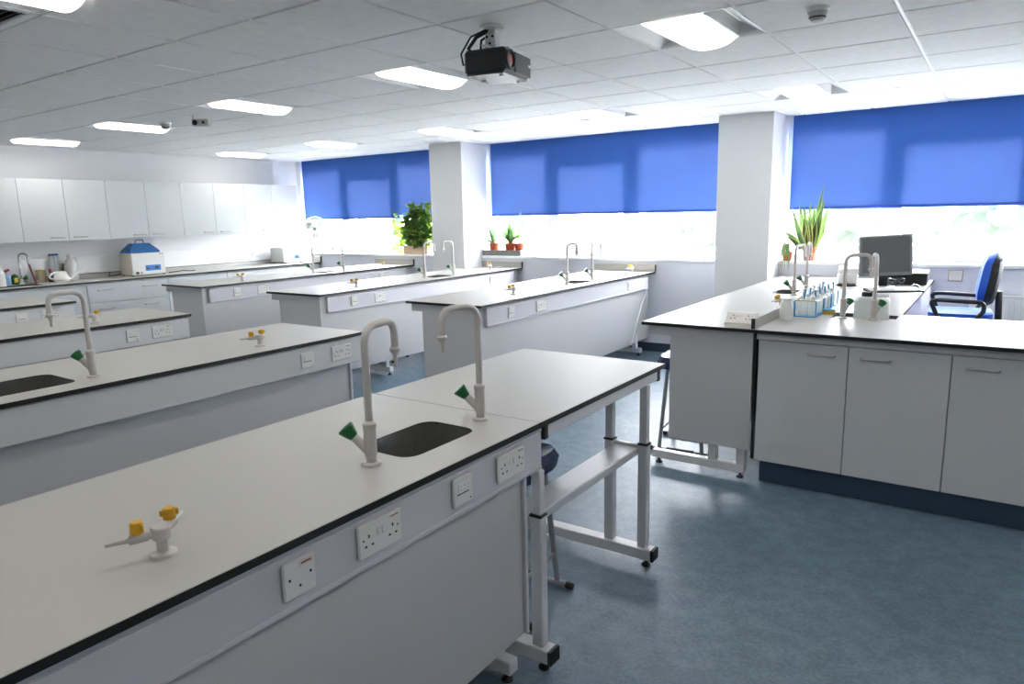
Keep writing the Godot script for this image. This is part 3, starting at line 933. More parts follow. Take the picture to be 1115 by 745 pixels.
func build_teacher_bench() -> void:
	var zf := -0.63
	# the arm that runs back to the windows
	var o := thing("lab_bench", "grey bench arm running to the windows left of the sloped socket box", "bench", Vector3(0.83, 0, -2.3))
	var hole := [0.80, 0.965, -2.74, -2.42]
	worktop(o, 0.5, 1.168, ZW, zf, hole)
	partw(o, "end_panel", MB.new().box(Vector3(0.675, 0.185, zf - 0.05), Vector3(1.165, H - 0.021, zf - 0.032), 0.001), mats.panel)
	partw(o, "apron", MB.new().box(Vector3(0.54, 0.825, zf - 0.05), Vector3(0.674, H - 0.021, zf - 0.034)).box(Vector3(0.54, 0.825, ZW + 0.01), Vector3(0.558, H - 0.021, zf - 0.051)), mats.panel)
	partw(o, "knee_panel", MB.new().box(Vector3(0.985, 0.185, ZW + 0.01), Vector3(1.003, H - 0.021, zf - 0.052)), mats.panel)
	for z in [zf - 0.07, -2.3, -3.7]:
		var f := partw(o, "under_frame", MB.new().box(Vector3(0.56, 0.035, z - 0.025), Vector3(1.14, 0.085, z + 0.025), 0.004).box(Vector3(0.92, 0.085, z - 0.025), Vector3(0.97, 0.26, z + 0.025), 0.003).box(Vector3(1.09, 0.085, z - 0.025), Vector3(1.14, 0.26, z + 0.025), 0.003), mats.frame_steel)
		for x in [0.6, 1.11]:
			var mb := MB.new()
			foot(mb, x, z, 0.036)
			put(f, "levelling_foot", mb.mesh(o.position), mats.black_plastic)
	# cupboards
	var base := thing("base_cupboard", "run of grey base cupboards with steel handles under the teaching worktop", "cupboard", Vector3(2.4, 0, -1.05))
	partw(base, "carcass", MB.new().box(Vector3(1.195, 0.137, -1.5), Vector3(3.55, H - 0.021, zf - 0.052)), mats.panel)
	partw(base, "top_rail", MB.new().box(Vector3(1.185, 0.846, zf - 0.052), Vector3(3.55, H - 0.021, zf - 0.036), 0.001), mats.panel)
	partw(base, "plinth", MB.new().box(Vector3(1.22, 0, -1.42), Vector3(3.5, 0.137, zf - 0.075)), mats.cove_vinyl)
	partw(base, "cover_strip", MB.new().box(Vector3(1.172, 0.137, zf - 0.075), Vector3(1.184, 0.845, zf - 0.046)), mats.black_core)
	var hx := [1.531, 1.792, 2.253, 2.9, 3.2]
	for k in 5:
		var a := 1.2 + k * 0.4635
		var d := partw(base, "door", MB.new().box(Vector3(a, 0.137, zf - 0.051), Vector3(a + 0.459, 0.842, zf - 0.033), 0.0012), mats.door)
		bar_handle(d, Vector3(hx[k], 0.787, zf - 0.033) - base.position, false, Vector3(0, 0, 1), 0.135)
	var w := thing("teaching_worktop", "grey teaching worktop with black edge and small sink over the cupboards", "worktop", Vector3(2.3, H, -1.1))
	var sh := [1.44, 1.8, -1.52, -1.295]
	var core := partw(w, "slab", MB.new().slab(1.168, 3.6, -1.58, zf, H - 0.02, H - 0.0014, sh, 0.02), mats.black_core)
	put(core, "laminate", MB.new().slab(1.168, 3.6, -1.58, zf - 0.0006, H - 0.0014, H, sh, 0.02).mesh(w.position), mats.laminate)
	partw(w, "sink", MB.new().basin(sh, 0.02, H - 0.004, H - 0.09), mats.basin)
	partw(o, "upstand", MB.new().box(Vector3(1.16, H, -1.95), Vector3(1.18, H + 0.058, zf - 0.012), 0.001), mats.laminate)
	partw(o, "upstand_edge", MB.new().box(Vector3(1.1595, H, zf - 0.0125), Vector3(1.1805, H + 0.059, zf - 0.007)), mats.black_core)
	var dk := thing("teaching_desk", "grey topped desk behind the teaching bench carrying monitor and keyboard", "desk", Vector3(1.489, 0, -2.8))
	var dc := partw(dk, "slab", MB.new().box(Vector3(1.168, H - 0.02, ZW), Vector3(1.81, H - 0.0014, -1.58)), mats.black_core)
	put(dc, "laminate", MB.new().box(Vector3(1.168, H - 0.0014, ZW), Vector3(1.8094, H, -1.58)).mesh(dk.position), mats.laminate)
	partw(dk, "desk_panel", MB.new().box(Vector3(1.78, 0, ZW + 0.02), Vector3(1.798, H - 0.021, -1.585)), mats.trunking)
	# taps and sockets here
	tap(Vector3(1.523, H, -1.268), PI / 2 + 0.5, PI * 0.86, "white swan-neck tap beside the white container on the teaching bench")
	tap(Vector3(1.69, H, -1.262), PI + 0.25, PI * 0.8, "white swan-neck tap in front of the white container and monitor")
	tap(Vector3(0.99, H, -2.36), PI - 0.25, -PI / 2 + 0.5, "white swan-neck tap behind the bottle rack, in front of the snake plant")
	tap(Vector3(0.985, H, -2.8), 0.35, -PI / 2 + 0.5, "white swan-neck tap right of another behind the bottle rack")
	gas_tap(1.075, -1.62, "gas tap with yellow knobs beside the bottle rack on the teaching bench")
	var sb := thing("socket_box", "sloped white double socket box beside the upstand on the teaching bench", "socket", Vector3(1.075, H, -0.73), 0.0)
	part(sb, "housing", MB.new().prism(PackedVector2Array([Vector2(0.045, 0), Vector2(0.045, 0.022), Vector2(0.032, 0.024), Vector2(-0.018, 0.075), Vector2(-0.04, 0.075), Vector2(-0.05, 0.0)]), T(Vector3(-0.083, 0, 0), Basis(Vector3(0, 0, 1), Vector3.UP, Vector3(1, 0, 0))), 0.166), mats.plate)
	var tilt := T(Vector3(0, 0.0502, 0.0078), Basis(Vector3.RIGHT, -atan2(0.051, 0.05)) )
	for x in [-0.043, 0.043]:
		var mb := MB.new()
		for q in [[0, 0.012, 0.004, 0.009], [-0.011, -0.01, 0.007, 0.0045], [0.011, -0.01, 0.007, 0.0045], [0.018, 0.008, 0.004, 0.004]]:
			mb.obox(tilt * T(Vector3(x + q[0], q[1], 0)), Vector3(q[2], q[3], 0.002))
		part(sb, "pin_holes", mb, mats.dark_hole)
	for x in [-0.008, 0.008]:
		part(sb, "switch", MB.new().obox(tilt * T(Vector3(x, 0.012, 0.001)), Vector3(0.01, 0.016, 0.004), 0.001), mats.plate)


# ---------------------------------------------------------------- left wall

func build_left_wall() -> void:
	var xf := -6.7
	var names := ["white double wall cupboard at the left edge of the photo", "white double wall cupboard above the white watering can", "white double wall cupboard above the blue-lidded water bath", "white double wall cupboard right of the one over the water bath", "white double wall cupboard nearest the windows"]
	var edges := [0.845, -0.11, -1.052, -2.01, -2.96, -3.9]
	for k in 5:
		var za: float = edges[k]
		var zb: float = edges[k + 1]
		var zm := (za + zb) / 2
		var o := thing("wall_cupboard", names[k], "cupboard", Vector3(-6.87, 1.385, zm), 0.0, "white wall cupboards")
		partw(o, "carcass", MB.new().box(Vector3(XL, 1.385, zb + 0.001), Vector3(xf - 0.02, 2.075, za - 0.001)), mats.door)
		for s in [1.0, -1.0]:
			var z0 := zm if s > 0 else zb
			var d := partw(o, "door", MB.new().box(Vector3(xf - 0.019, 1.383, z0 + 0.002), Vector3(xf, 2.077, z0 + (za - zb) / 2 - 0.002), 0.001), mats.door)
			bar_handle(d, Vector3(xf, 1.42, zm + s * 0.125) - o.position, true, Vector3(1, 0, 0), 0.14)
	# base units
	var bx := -6.42
	var un := ["white base cupboard below the sink on the left counter", "white drawer unit below the blue-lidded water bath", "white base cupboard right of the wide drawers", "white base cupboard behind the farthest left bench", "white base cupboard nearest the windows on the left counter", "white base cupboard at the left edge below the counter"]
	var ue := [[0.4, -0.575], [-0.575, -1.55], [-1.55, -2.4], [-2.4, -3.2], [-3.2, -4.0], [1.4, 0.4]]
	for k in 6:
		var za: float = ue[k][0]
		var zb: float = ue[k][1]
		var o := thing("base_cupboard", un[k], "cupboard", Vector3(-6.72, 0, (za + zb) / 2), 0.0, "white base units along the left wall")
		partw(o, "carcass", MB.new().box(Vector3(XL + 0.03, 0.12, zb + 0.001), Vector3(bx - 0.02, H - 0.021, za - 0.001)), mats.door)
		partw(o, "plinth", MB.new().box(Vector3(XL + 0.03, 0, zb + 0.001), Vector3(bx - 0.07, 0.12, za - 0.001)), mats.cove_vinyl)
		if k == 1:
			for q in [[0.645, 0.865], [0.42, 0.641], [0.125, 0.416]]:
				var d := partw(o, "drawer", MB.new().box(Vector3(bx - 0.019, q[0], zb + 0.003), Vector3(bx, q[1], za - 0.003), 0.001), mats.door)
				for z in [za - 0.2, zb + 0.24]:
					bar_handle(d, Vector3(bx, q[1] - 0.07, z) - o.position, true, Vector3(1, 0, 0), 0.17)
		else:
			partw(o, "false_front", MB.new().box(Vector3(bx - 0.019, 0.645, zb + 0.003), Vector3(bx, 0.865, za - 0.003), 0.001), mats.door)
			for s in [0.0, 0.5]:
				var z0: float = zb + (za - zb) * s
				var d := partw(o, "door", MB.new().box(Vector3(bx - 0.019, 0.125, z0 + 0.003), Vector3(bx, 0.641, z0 + (za - zb) / 2 - 0.003), 0.001), mats.door)
				bar_handle(d, Vector3(bx, 0.59, z0 + (za - zb) * (0.13 if s > 0 else 0.37)) - o.position, true, Vector3(1, 0, 0), 0.14)
	var w := thing("side_counter", "long grey counter with black edge along the left wall", "worktop", Vector3(-6.72, H, -1.3))
	var core := partw(w, "slab", MB.new().slab(XL + 0.002, -6.39, ZW + 0.002, 1.4, H - 0.02, H - 0.0014, [-6.86, -6.5, -0.2, 0.25]), mats.black_core)
	put(core, "laminate", MB.new().slab(XL + 0.002, -6.3906, ZW + 0.003, 1.4, H - 0.0014, H, [-6.86, -6.5, -0.2, 0.25]).mesh(w.position), mats.laminate)
	partw(w, "sink", MB.new().basin([-6.86, -6.5, -0.2, 0.25], 0.05, H - 0.004, H - 0.15), mats.basin)
	partw(w, "upstand", MB.new().box(Vector3(XL + 0.002, H, ZW + 0.003), Vector3(XL + 0.02, H + 0.05, 1.4)).box(Vector3(XL + 0.02, H, ZW + 0.003), Vector3(-6.39, H + 0.085, ZW + 0.022)), mats.laminate)
	partw(w, "upstand_edge", MB.new().box(Vector3(XL + 0.002, H + 0.05, ZW + 0.023), Vector3(XL + 0.021, H + 0.056, 1.4)).box(Vector3(-6.3905, H, ZW + 0.002), Vector3(-6.384, H + 0.086, ZW + 0.024)), mats.black_core)
	var sp := setting("trim_4", "white splashback boards between counter and wall cupboards", "splashback", Vector3(XL, 0.962, -1.3))
	for k in 5:
		var za := 1.4 - k * 1.086
		partw(sp, "board", MB.new().box(Vector3(XL, 0.962, za - 1.083), Vector3(XL + 0.012, 1.17, za), 0.002), mats.pvc_white)
	var so := again("double", double_parts, "double_socket", "white double socket on the splashback behind the incubator", "socket", Vector3(XL + 0.012, 1.07, -3.32), 0.0, "white electrical plates on the benches")
	so.set_meta("group", "sockets on the walls")


# ---------------------------------------------------------------- stools

func stool_parts(o: Node3D) -> void:
	# blue moulded seat on two sled sides of grey tube
	var st := MB.new()
	var rings := [[0.59, 0.12, 0.0], [0.555, 0.172, 0.0], [0.6, 0.182, 0.0], [0.632, 0.165, 0.0], [0.62, 0.1, 0.0]]
	for i in rings.size() - 1:
		for k in 28:
			var q := []
			for e in [[i, k], [i, k + 1], [i + 1, k + 1], [i + 1, k]]:
				var d := Vector2.from_angle(TAU * (e[1] % 28) / 28.0)
				var p := d * MB.round_reach(d, rings[e[0]][1], rings[e[0]][1], rings[e[0]][1] * 0.45)
				q.append(Vector3(p.x, rings[e[0]][0], p.y))
			var nn: Vector3 = (q[1] - q[0]).cross(q[3] - q[0]).normalized()
			if nn.dot(Vector3(q[0].x, (q[0].y - 0.6) * 12.0, q[0].z)) < 0:
				nn = -nn
			st.quad(q[0], q[1], q[2], q[3], nn)
	for k in 28:
		for e in [[0, Vector3.DOWN], [4, Vector3.UP]]:
			var d0 := Vector2.from_angle(TAU * k / 28.0)
			var d1 := Vector2.from_angle(TAU * ((k + 1) % 28) / 28.0)
			var rr: float = rings[e[0]][1]
			d0 *= MB.round_reach(d0, rr, rr, rr * 0.45)
			d1 *= MB.round_reach(d1, rr, rr, rr * 0.45)
			st.flat(Vector3(0, rings[e[0]][0], 0), Vector3(d0.x, rings[e[0]][0], d0.y), Vector3(d1.x, rings[e[0]][0], d1.y), e[1])
	part(o, "seat", st, mats.stool_blue)
	for s in [-1.0, 1.0]:
		part(o, "leg_frame", MB.new().tube(bend([Vector3(-0.14, 0.028, s * 0.17), Vector3(-0.1, 0.585, s * 0.13), Vector3(0.1, 0.585, s * 0.13), Vector3(0.14, 0.028, s * 0.17)], 0.06, 6), 0.0125, 10), mats.grey_tube)
		var sk := part(o, "floor_skid", MB.new().tube([Vector3(-0.2, 0.016, s * 0.17), Vector3(0.2, 0.016, s * 0.17)], 0.0125, 10), mats.grey_tube)
		for x in [-0.2, 0.2]:
			put(sk, "rubber_end", MB.new().tube([Vector3(x - 0.008 * signf(x) * 2, 0.016, s * 0.17), Vector3(x + 0.014 * signf(x), 0.016, s * 0.17)], 0.0155, 10).mesh(), mats.black_plastic)
		put(sk, "rubber_sleeve", MB.new().tube([Vector3(-0.09, 0.0162, s * 0.17), Vector3(0.09, 0.0162, s * 0.17)], 0.016, 10).mesh(), mats.black_plastic)
	for x in [-0.132, 0.132]:
		part(o, "foot_bar", MB.new().tube([Vector3(x, 0.15, -0.162), Vector3(x, 0.15, 0.162)], 0.009, 8), mats.grey_tube)

func build_stools() -> void:
	var list := [
		[Vector3(0.7, 0, 1.12), 0.06, "blue seated stool with grey tube legs under the nearest bench"],
		[Vector3(0.64, 0, -1.08), 0.1, "blue seated stool half under the left side of the teaching bench"],
		[Vector3(-3.3, 0, -2.2), 0.3, "stool with black rubber skids under the middle window bench"],
		[Vector3(-1.62, 0, -3.2), 0.0, "stool with black rubber skids under the right window bench"]]
	for s in list:
		var o := again("stool", stool_parts, "lab_stool", s[2], "stool", s[0], s[1], "blue lab stools")
		if s[0].z == -1.08:
			o.scale.y = 1.13


# ---------------------------------------------------------------- window sills

func pot(o: Node3D, c: Vector3, r: float, h: float, m: Material) -> void:
	var p := part(o, "pot", MB.new().lathe(T(c), [Vector2(0, 0), Vector2(r * 0.72, 0), Vector2(r * 0.92, h * 0.75), Vector2(r, h * 0.75), Vector2(r, h), Vector2(r * 0.88, h), Vector2(r * 0.86, h * 0.86), Vector2(0, h * 0.86)], 20), m)
	put(p, "compost", MB.new().lathe(T(c), [Vector2(r * 0.85, h * 0.86), Vector2(r * 0.5, h * 0.9), Vector2(0, h * 0.91)], 16).mesh(), mats.soil)

func blade(o: Node3D, root: Vector3, tip: Vector3, sag: float, w: float, m: Material, across: Vector3, edge: Material = null) -> void:
	var path := []
	var ws := []
	for i in 9:
		var t := i / 8.0
		var p := root.lerp(tip, t)
		p.y += sag * sin(PI * t)
		path.append(p)
		ws.append(1.3 * w * (0.5 + 0.5 * sin(PI * minf(t * 1.25 + 0.1, 1.0))) * (1.0 - pow(t, 4.0)) + 0.0004)
	var l := part(o, "leaf", MB.new().leaf(path, ws, across, 0.25 if edge else 0.8), m)
	if edge:
		for s in [-1.0, 1.0]:
			var ep := []
			var ew := []
			for i in 9:
				var tg: Vector3 = (path[min(i + 1, 8)] - path[max(i - 1, 0)]).normalized()
				var sv := (across - tg * across.dot(tg)).normalized()
				ep.append(path[i] + sv * s * ws[i] * 0.92 + sv.cross(tg) * ws[i] * 0.25)
				ew.append(ws[i] * 0.16 + 0.0002)
			put(l, "pale_edge", MB.new().leaf(ep, ew, across, 0.0).mesh(), edge)

func build_sill_plants() -> void:
	var rng := RandomNumberGenerator.new()
	rng.seed = 77
	var sill := 1.05
	# bushy plant in a beige planter, left window
	var o := thing("potted_shrub", "bushy green plant in a beige planter on the left sill", "plant", Vector3(-4.42, sill, -4.13))
	part(o, "planter", MB.new().box(Vector3(-0.26, 0, -0.085), Vector3(0.2, 0.115, 0.085), 0.008), mat("beige_planter", rgb8(206, 178, 150), 0.7))
	part(o, "compost", MB.new().box(Vector3(-0.25, 0.113, -0.075), Vector3(0.19, 0.118, 0.075)), mats.soil)
	for k in 9:
		var a := rng.randf() * TAU
		var x := rng.randf_range(-0.16, 0.14)
		part(o, "stem", MB.new().tube([Vector3(x, 0.112, 0), Vector3(x + 0.05 * cos(a), 0.3, 0.03 * sin(a)), Vector3(x + 0.12 * cos(a), 0.5, 0.05 * sin(a))], [0.006, 0.005, 0.003], 6), mat("stem_green", rgb8(90, 100, 50), 0.7))
	var fol := MB.new()
	var young := MB.new()
	var lt := mat("leaf_young", rgb8(104, 134, 44), 0.5)
	lt.backlight_enabled = true
	lt.backlight = rgb8(150, 180, 60)
	for k in 950:
		var c := Vector3(rng.randfn(0, 1), rng.randfn(0, 1), rng.randfn(0, 1)).normalized() * pow(rng.randf(), 0.45)
		var p := Vector3(0.02, 0.33, 0.04) + c * Vector3(0.33, 0.29, 0.1)
		if k > 850:
			p = Vector3(rng.randf_range(-0.5, -0.28), rng.randf_range(0.02, 0.55), rng.randf_range(-0.06, 0.06))
		if k > 910:
			p = Vector3(rng.randf_range(-0.2, 0.22), rng.randf_range(0.55, 0.7), rng.randf_range(-0.06, 0.06))
		p.z = maxf(p.z, -0.01)
		var d := Vector3(rng.randf_range(-1, 1), rng.randf_range(-0.7, 0.5), rng.randf_range(-0.6, 1)).normalized()
		var s := rng.randf_range(0.038, 0.062)
		(young if k % 4 == 0 or k > 850 else fol).leaf([p - d * s, p - d * s * 0.2, p + d * s * 0.5, p + d * s], [0.002, s * 0.5, s * 0.4, 0.0005], Vector3(rng.randf_range(-1, 1), 0.3, rng.randf_range(-1, 1)))
	part(o, "foliage", fol, mats.leaf_green).set_meta("kind", "stuff")
	part(o, "young_foliage", young, lt).set_meta("kind", "stuff")
	# grey trays and terracotta pots
	var tr := thing("plant_tray", "two grey plastic trays under the terracotta pots on the middle sill", "tray", Vector3(-2.97, sill, -4.12))
	for x in [-0.31, 0.0]:
		var w := 0.3
		part(tr, "tray", MB.new().box(Vector3(x, 0, -0.09), Vector3(x + w, 0.006, 0.09)).box(Vector3(x, 0, 0.084), Vector3(x + w, 0.07, 0.09), 0.002).box(Vector3(x, 0, -0.09), Vector3(x + w, 0.07, -0.084), 0.002).box(Vector3(x, 0, -0.084), Vector3(x + 0.006, 0.07, 0.084), 0.002).box(Vector3(x + w - 0.006, 0, -0.084), Vector3(x + w, 0.07, 0.084), 0.002), mat("tray_grey", rgb8(118, 120, 118), 0.6))
	var ps := [[-0.16, "terracotta pot with trailing strappy leaves at the left of the grey tray"], [0.1, "spiky aloe in a terracotta pot in the middle of the grey tray"], [0.25, "leggy plant in a terracotta pot at the right of the grey tray"]]
	for k in 3:
		var c: Vector3 = tr.position + Vector3(ps[k][0] - 0.01 * k, 0.0065, 0.0)
		var p := thing("potted_plant", ps[k][1], "plant", c, 0.0, "terracotta pot plants on the middle sill")
		pot(p, Vector3.ZERO, 0.066 if k != 1 else 0.072, 0.15, mats.terracotta)
		var root := Vector3(0, 0.135, 0)
		if k == 0:
			for q in [[-0.22, 0.03, 0.06], [-0.13, 0.28, 0.02], [0.07, 0.22, 0.03], [0.1, -0.02, 0.12], [-0.08, -0.03, 0.12], [-0.05, 0.24, -0.03]]:
				blade(p, root, root + Vector3(q[0], q[1], q[2]), 0.06, 0.018, mats.aloe_green, Vector3(0.3, 0, 1))
		elif k == 1:
			for i in 16:
				var a := TAU * i / 16.0 + 0.3 * (i % 3)
				var h := [0.1, 0.18, 0.27, 0.14][i % 4] as float
				var rr := [0.18, 0.13, 0.07, 0.2][i % 4] as float
				blade(p, root, root + Vector3(cos(a) * rr, h, sin(a) * rr * 0.7), 0.02, 0.027, mats.aloe_green, Vector3(-sin(a), 0, cos(a)))
		else:
			for i in 7:
				var a := TAU * i / 7.0
				var tip := root + Vector3(0.12 * cos(a) + 0.1, rng.randf_range(0.12, 0.42), 0.05 * sin(a))
				part(p, "stem", MB.new().tube([root, root.lerp(tip, 0.5) + Vector3(-0.02, 0.02, 0), tip], [0.003, 0.002, 0.0015], 5), mat("stem_green"))
				for j in 7:
					var q: Vector3 = root.lerp(tip, 0.35 + 0.65 * j / 6.0)
					var d := Vector3(rng.randf_range(-1, 1), rng.randf_range(-0.3, 0.7), rng.randf_range(-0.5, 0.5)).normalized()
					put(p, "leaf", MB.new().leaf([q, q + d * 0.015, q + d * 0.035], [0.001, 0.01, 0.0005], Vector3(0.2, 0.3, 1)).mesh(), mats.leaf_green)
	# snake plant on the right sill
	var sn := thing("snake_plant", "tall snake plant with yellow edged leaves in an orange pot", "plant", Vector3(0.72, sill, -4.13))
	pot(sn, Vector3.ZERO, 0.072, 0.13, mats.terracotta)
	var ls := [[-0.11, 0.48, 0.03, 0.036], [-0.06, 0.45, 0.05, 0.034], [0.0, 0.38, 0.06, 0.034], [0.03, 0.47, 0.0, 0.036], [0.1, 0.66, 0.0, 0.03], [0.12, 0.53, 0.02, 0.034], [0.16, 0.44, 0.0, 0.038], [-0.02, 0.5, -0.02, 0.028], [-0.17, 0.46, 0.1, 0.026], [-0.12, 0.22, 0.06, 0.028], [-0.24, 0.2, 0.22, 0.028], [-0.22, 0.15, 0.26, 0.026], [-0.1, 0.02, 0.12, 0.03], [0.07, 0.36, 0.05, 0.03]]
	for q in ls:
		var root := Vector3(q[0] * 0.22, 0.115, q[2] * 0.5)
		blade(sn, root, Vector3(q[0], q[1] + 0.08, q[2]), 0.06 if q[0] < -0.2 else 0.0, q[3], mats.snake_green, Vector3(1, 0, 0.35), mats.snake_edge)
	var sp := thing("spider_plant", "pale strappy spider plant hanging in the corner by the right column", "plant", Vector3(0.53, sill, -4.06))
	pot(sp, Vector3.ZERO, 0.05, 0.09, mats.terracotta)
	for i in 14:
		var a := TAU * i / 14.0
		blade(sp, Vector3(0, 0.08, 0), Vector3(0.02 + 0.05 * cos(a) - 0.02, -0.06 + 0.05 * sin(a * 3.0), 0.13 + 0.03 * sin(a)), 0.14, 0.006, mats.snake_green, Vector3(1, 0, 0.2), mats.snake_edge)


# ---------------------------------------------------------------- teaching desk

func build_desk_things() -> void:
	# monitor
	var o := thing("monitor", "grey flat computer monitor with dark screen on the teaching desk", "monitor", Vector3(1.515, H, -3.12), 0.3)
	part(o, "foot", MB.new().lathe(T(Vector3.ZERO), [Vector2(0, 0), Vector2(0.11, 0), Vector2(0.11, 0.008), Vector2(0.09, 0.016), Vector2(0, 0.02)], 24), mats.black_plastic)
	part(o, "stand", MB.new().obox(T(Vector3(0, 0.11, -0.03), Basis(Vector3.RIGHT, 0.12)), Vector3(0.07, 0.2, 0.03), 0.006), mats.black_plastic)
	var tilt := T(Vector3(0, 0.265, 0.0), Basis(Vector3.RIGHT, -0.1) * Basis(Vector3.FORWARD, -0.05))
	part(o, "casing", MB.new().obox(tilt * T(Vector3(0, 0, -0.022)), Vector3(0.385, 0.325, 0.05), 0.008), mats.black_plastic)
	part(o, "bezel", MB.new().obox(tilt * T(Vector3(0, 0, 0.006)), Vector3(0.385, 0.325, 0.008), 0.003), mats.monitor_grey)
	part(o, "screen", MB.new().obox(tilt * T(Vector3(0, 0.006, 0.0106)), Vector3(0.35, 0.282, 0.002)), mats.screen_black)
	# computer case lying flat
	o = thing("computer_case", "black and silver desktop computer case lying behind the keyboard", "computer", Vector3(1.63, H, -3.62), 0.04)
	part(o, "case", MB.new().box(Vector3(-0.17, 0.005, -0.19), Vector3(0.16, 0.1, 0.19), 0.004), mats.black_plastic)
	part(o, "lid", MB.new().box(Vector3(-0.171, 0.1, -0.19), Vector3(0.161, 0.106, 0.192), 0.002), mat("silver_paint", rgb8(196, 198, 200), 0.35, 0.3))
	for q in [[-0.13, -0.15], [0.13, -0.15], [-0.13, 0.15], [0.13, 0.15]]:
		part(o, "rubber_foot", MB.new().tube([Vector3(q[0], 0, q[1]), Vector3(q[0], 0.0055, q[1])], 0.012, 8), mats.black_plastic)
	# keyboard
	o = thing("keyboard", "pale computer keyboard lying at an angle on the teaching desk", "keyboard", Vector3(1.61, H, -2.9), 0.5)
	part(o, "tray", MB.new().prism(PackedVector2Array([Vector2(-0.075, 0), Vector2(0.075, 0), Vector2(0.075, 0.012), Vector2(-0.075, 0.026)]), T(Vector3(-0.2, 0, 0), Basis(Vector3(0, 0, 1), Vector3.UP, Vector3(-1, 0, 0))), -0.4), mats.black_plastic)
	for r in 5:
		var zz := -0.052 + r * 0.026
		var nk := 15
		var rowm := MB.new()
		for k in nk:
			rowm.box(Vector3(-0.187 + k * 0.025, 0.0205 - r * 0.0024, zz - 0.011), Vector3(-0.187 + k * 0.025 + 0.022, 0.0285 - r * 0.0024, zz + 0.011), 0.002)
		part(o, "key_row", rowm, mat("key_white", rgb8(222, 224, 222), 0.5))
	o = thing("computer_mouse", "black and silver computer mouse right of the keyboard", "mouse", Vector3(1.735, H, -3.2), 0.5)
	part(o, "shell", mouse_shell(), mats.black_plastic)
	part(o, "wheel", MB.new().tube([Vector3(-0.005, 0.03, -0.03), Vector3(0.005, 0.03, -0.03)], 0.009, 10), mats.monitor_grey)
	# white box with a dark base, papers and leads
	o = thing("label_printer", "small white printer on a black base at the back of the teaching desk", "printer", Vector3(1.225, H, -3.22), 0.3)
	part(o, "base", MB.new().lathe(T(Vector3.ZERO), [Vector2(0, 0), Vector2(0.085, 0), Vector2(0.09, 0.01), Vector2(0.075, 0.022), Vector2(0, 0.022)], 22), mats.black_plastic)
	part(o, "body", MB.new().box(Vector3(-0.075, 0.02, -0.06), Vector3(0.075, 0.11, 0.06), 0.012), mats.white_plastic)
	part(o, "cover", MB.new().prism(PackedVector2Array([Vector2(-0.055, 0.11), Vector2(0.06, 0.11), Vector2(0.03, 0.165), Vector2(-0.05, 0.15)]), T(Vector3(-0.07, 0, 0), Basis(Vector3(0, 0, -1), Vector3.UP, Vector3(1, 0, 0))), 0.14), mats.white_plastic)
	for q in [[1.36, -2.75, 0.2, "white paper sheet left of the keyboard on the teaching desk"], [1.3, -2.52, 0.5, "white paper sheet nearest the bottle rack on the desk"], [1.05, -3.55, 0.1, "white paper sheet near the snake plant on the bench"]]:
		var p := part(self, "paper_sheet", MB.new().obox(T(Vector3(0, 0.0012, 0)), Vector3(0.21, 0.002, 0.297)), mat("paper", rgb8(238, 238, 236), 0.8))
		p.position = Vector3(q[0], H, q[1])
		p.rotation.y = q[2]
		tag(p, q[3], "paper", "papers on the teaching desk")
	o = thing("cable_bundle", "tangle of clear and black leads beside the monitor foot", "cable", Vector3(1.6, H, -3.3))
	for k in 4:
		var path := []
		for i in 24:
			var a := TAU * i / 11.0 + k
			path.append(Vector3(-0.04 + 0.055 * cos(a) + 0.02 * k - 0.03, 0.006 + 0.05 * absf(sin(a * 0.7 + k)) + 0.004 * k, 0.04 * sin(a)))
		part(o, "lead", MB.new().tube(path, 0.0045, 6), mats.black_plastic if k % 2 else mats.monitor_grey)
	# wall socket and radiator under the right window
	var so := thing("wall_socket", "small square socket on the wall between the desk and blue chair", "socket", Vector3(1.97, 0.945, ZW))
	part(so, "plate", MB.new().box(Vector3(-0.05, -0.043, 0), Vector3(0.05, 0.043, 0.012), 0.003), mats.plate)
	part(so, "surround", MB.new().box(Vector3(-0.056, -0.049, 0), Vector3(0.056, 0.049, 0.006), 0.002), mat("brown_back", rgb8(168, 142, 108), 0.6))
	var ra := thing("radiator", "white ribbed radiator under the right window behind the blue chair", "radiator", Vector3(2.75, 0, ZW + 0.06))
	part(ra, "panel", MB.new().box(Vector3(-0.66, 0.15, -0.04), Vector3(0.66, 0.78, 0.01), 0.006), mats.white_plastic)
	for k in 32:
		var x := -0.64 + k * 0.0413
		part(ra, "rib", MB.new().box(Vector3(x - 0.012, 0.17, 0.009), Vector3(x + 0.012, 0.765, 0.019), 0.005), mats.white_plastic)
	part(ra, "top_grille", MB.new().box(Vector3(-0.665, 0.78, -0.045), Vector3(0.665, 0.79, 0.022), 0.003), mats.white_plastic)
	for x in [-0.55, 0.55]:
		part(ra, "bracket", MB.new().box(Vector3(x - 0.02, 0.3, -0.06), Vector3(x + 0.02, 0.7, -0.04)), mats.white_plastic)
	office_chair()
	bottle_rack()
	# bottle and container in front
	o = thing("plastic_bottle", "squat clear plastic bottle in front of the blue bottle rack", "bottle", Vector3(1.245, H, -1.06))
	part(o, "body", MB.new().lathe(T(Vector3.ZERO), [Vector2(0, 0), Vector2(0.034, 0), Vector2(0.037, 0.004), Vector2(0.037, 0.1), Vector2(0.03, 0.112), Vector2(0.03, 0.116), Vector2(0, 0.116)], 22), mats.milky_plastic)
	part(o, "cap", MB.new().lathe(T(Vector3(0, 0.116, 0)), [Vector2(0.0, 0), Vector2(0.031, 0), Vector2(0.031, 0.014), Vector2(0.028, 0.017), Vector2(0, 0.017)], 22), mats.white_plastic)
	o = thing("plastic_container", "white square plastic container with black cap standing in the teaching sink", "container", Vector3(1.655, H - 0.0895, -1.445))
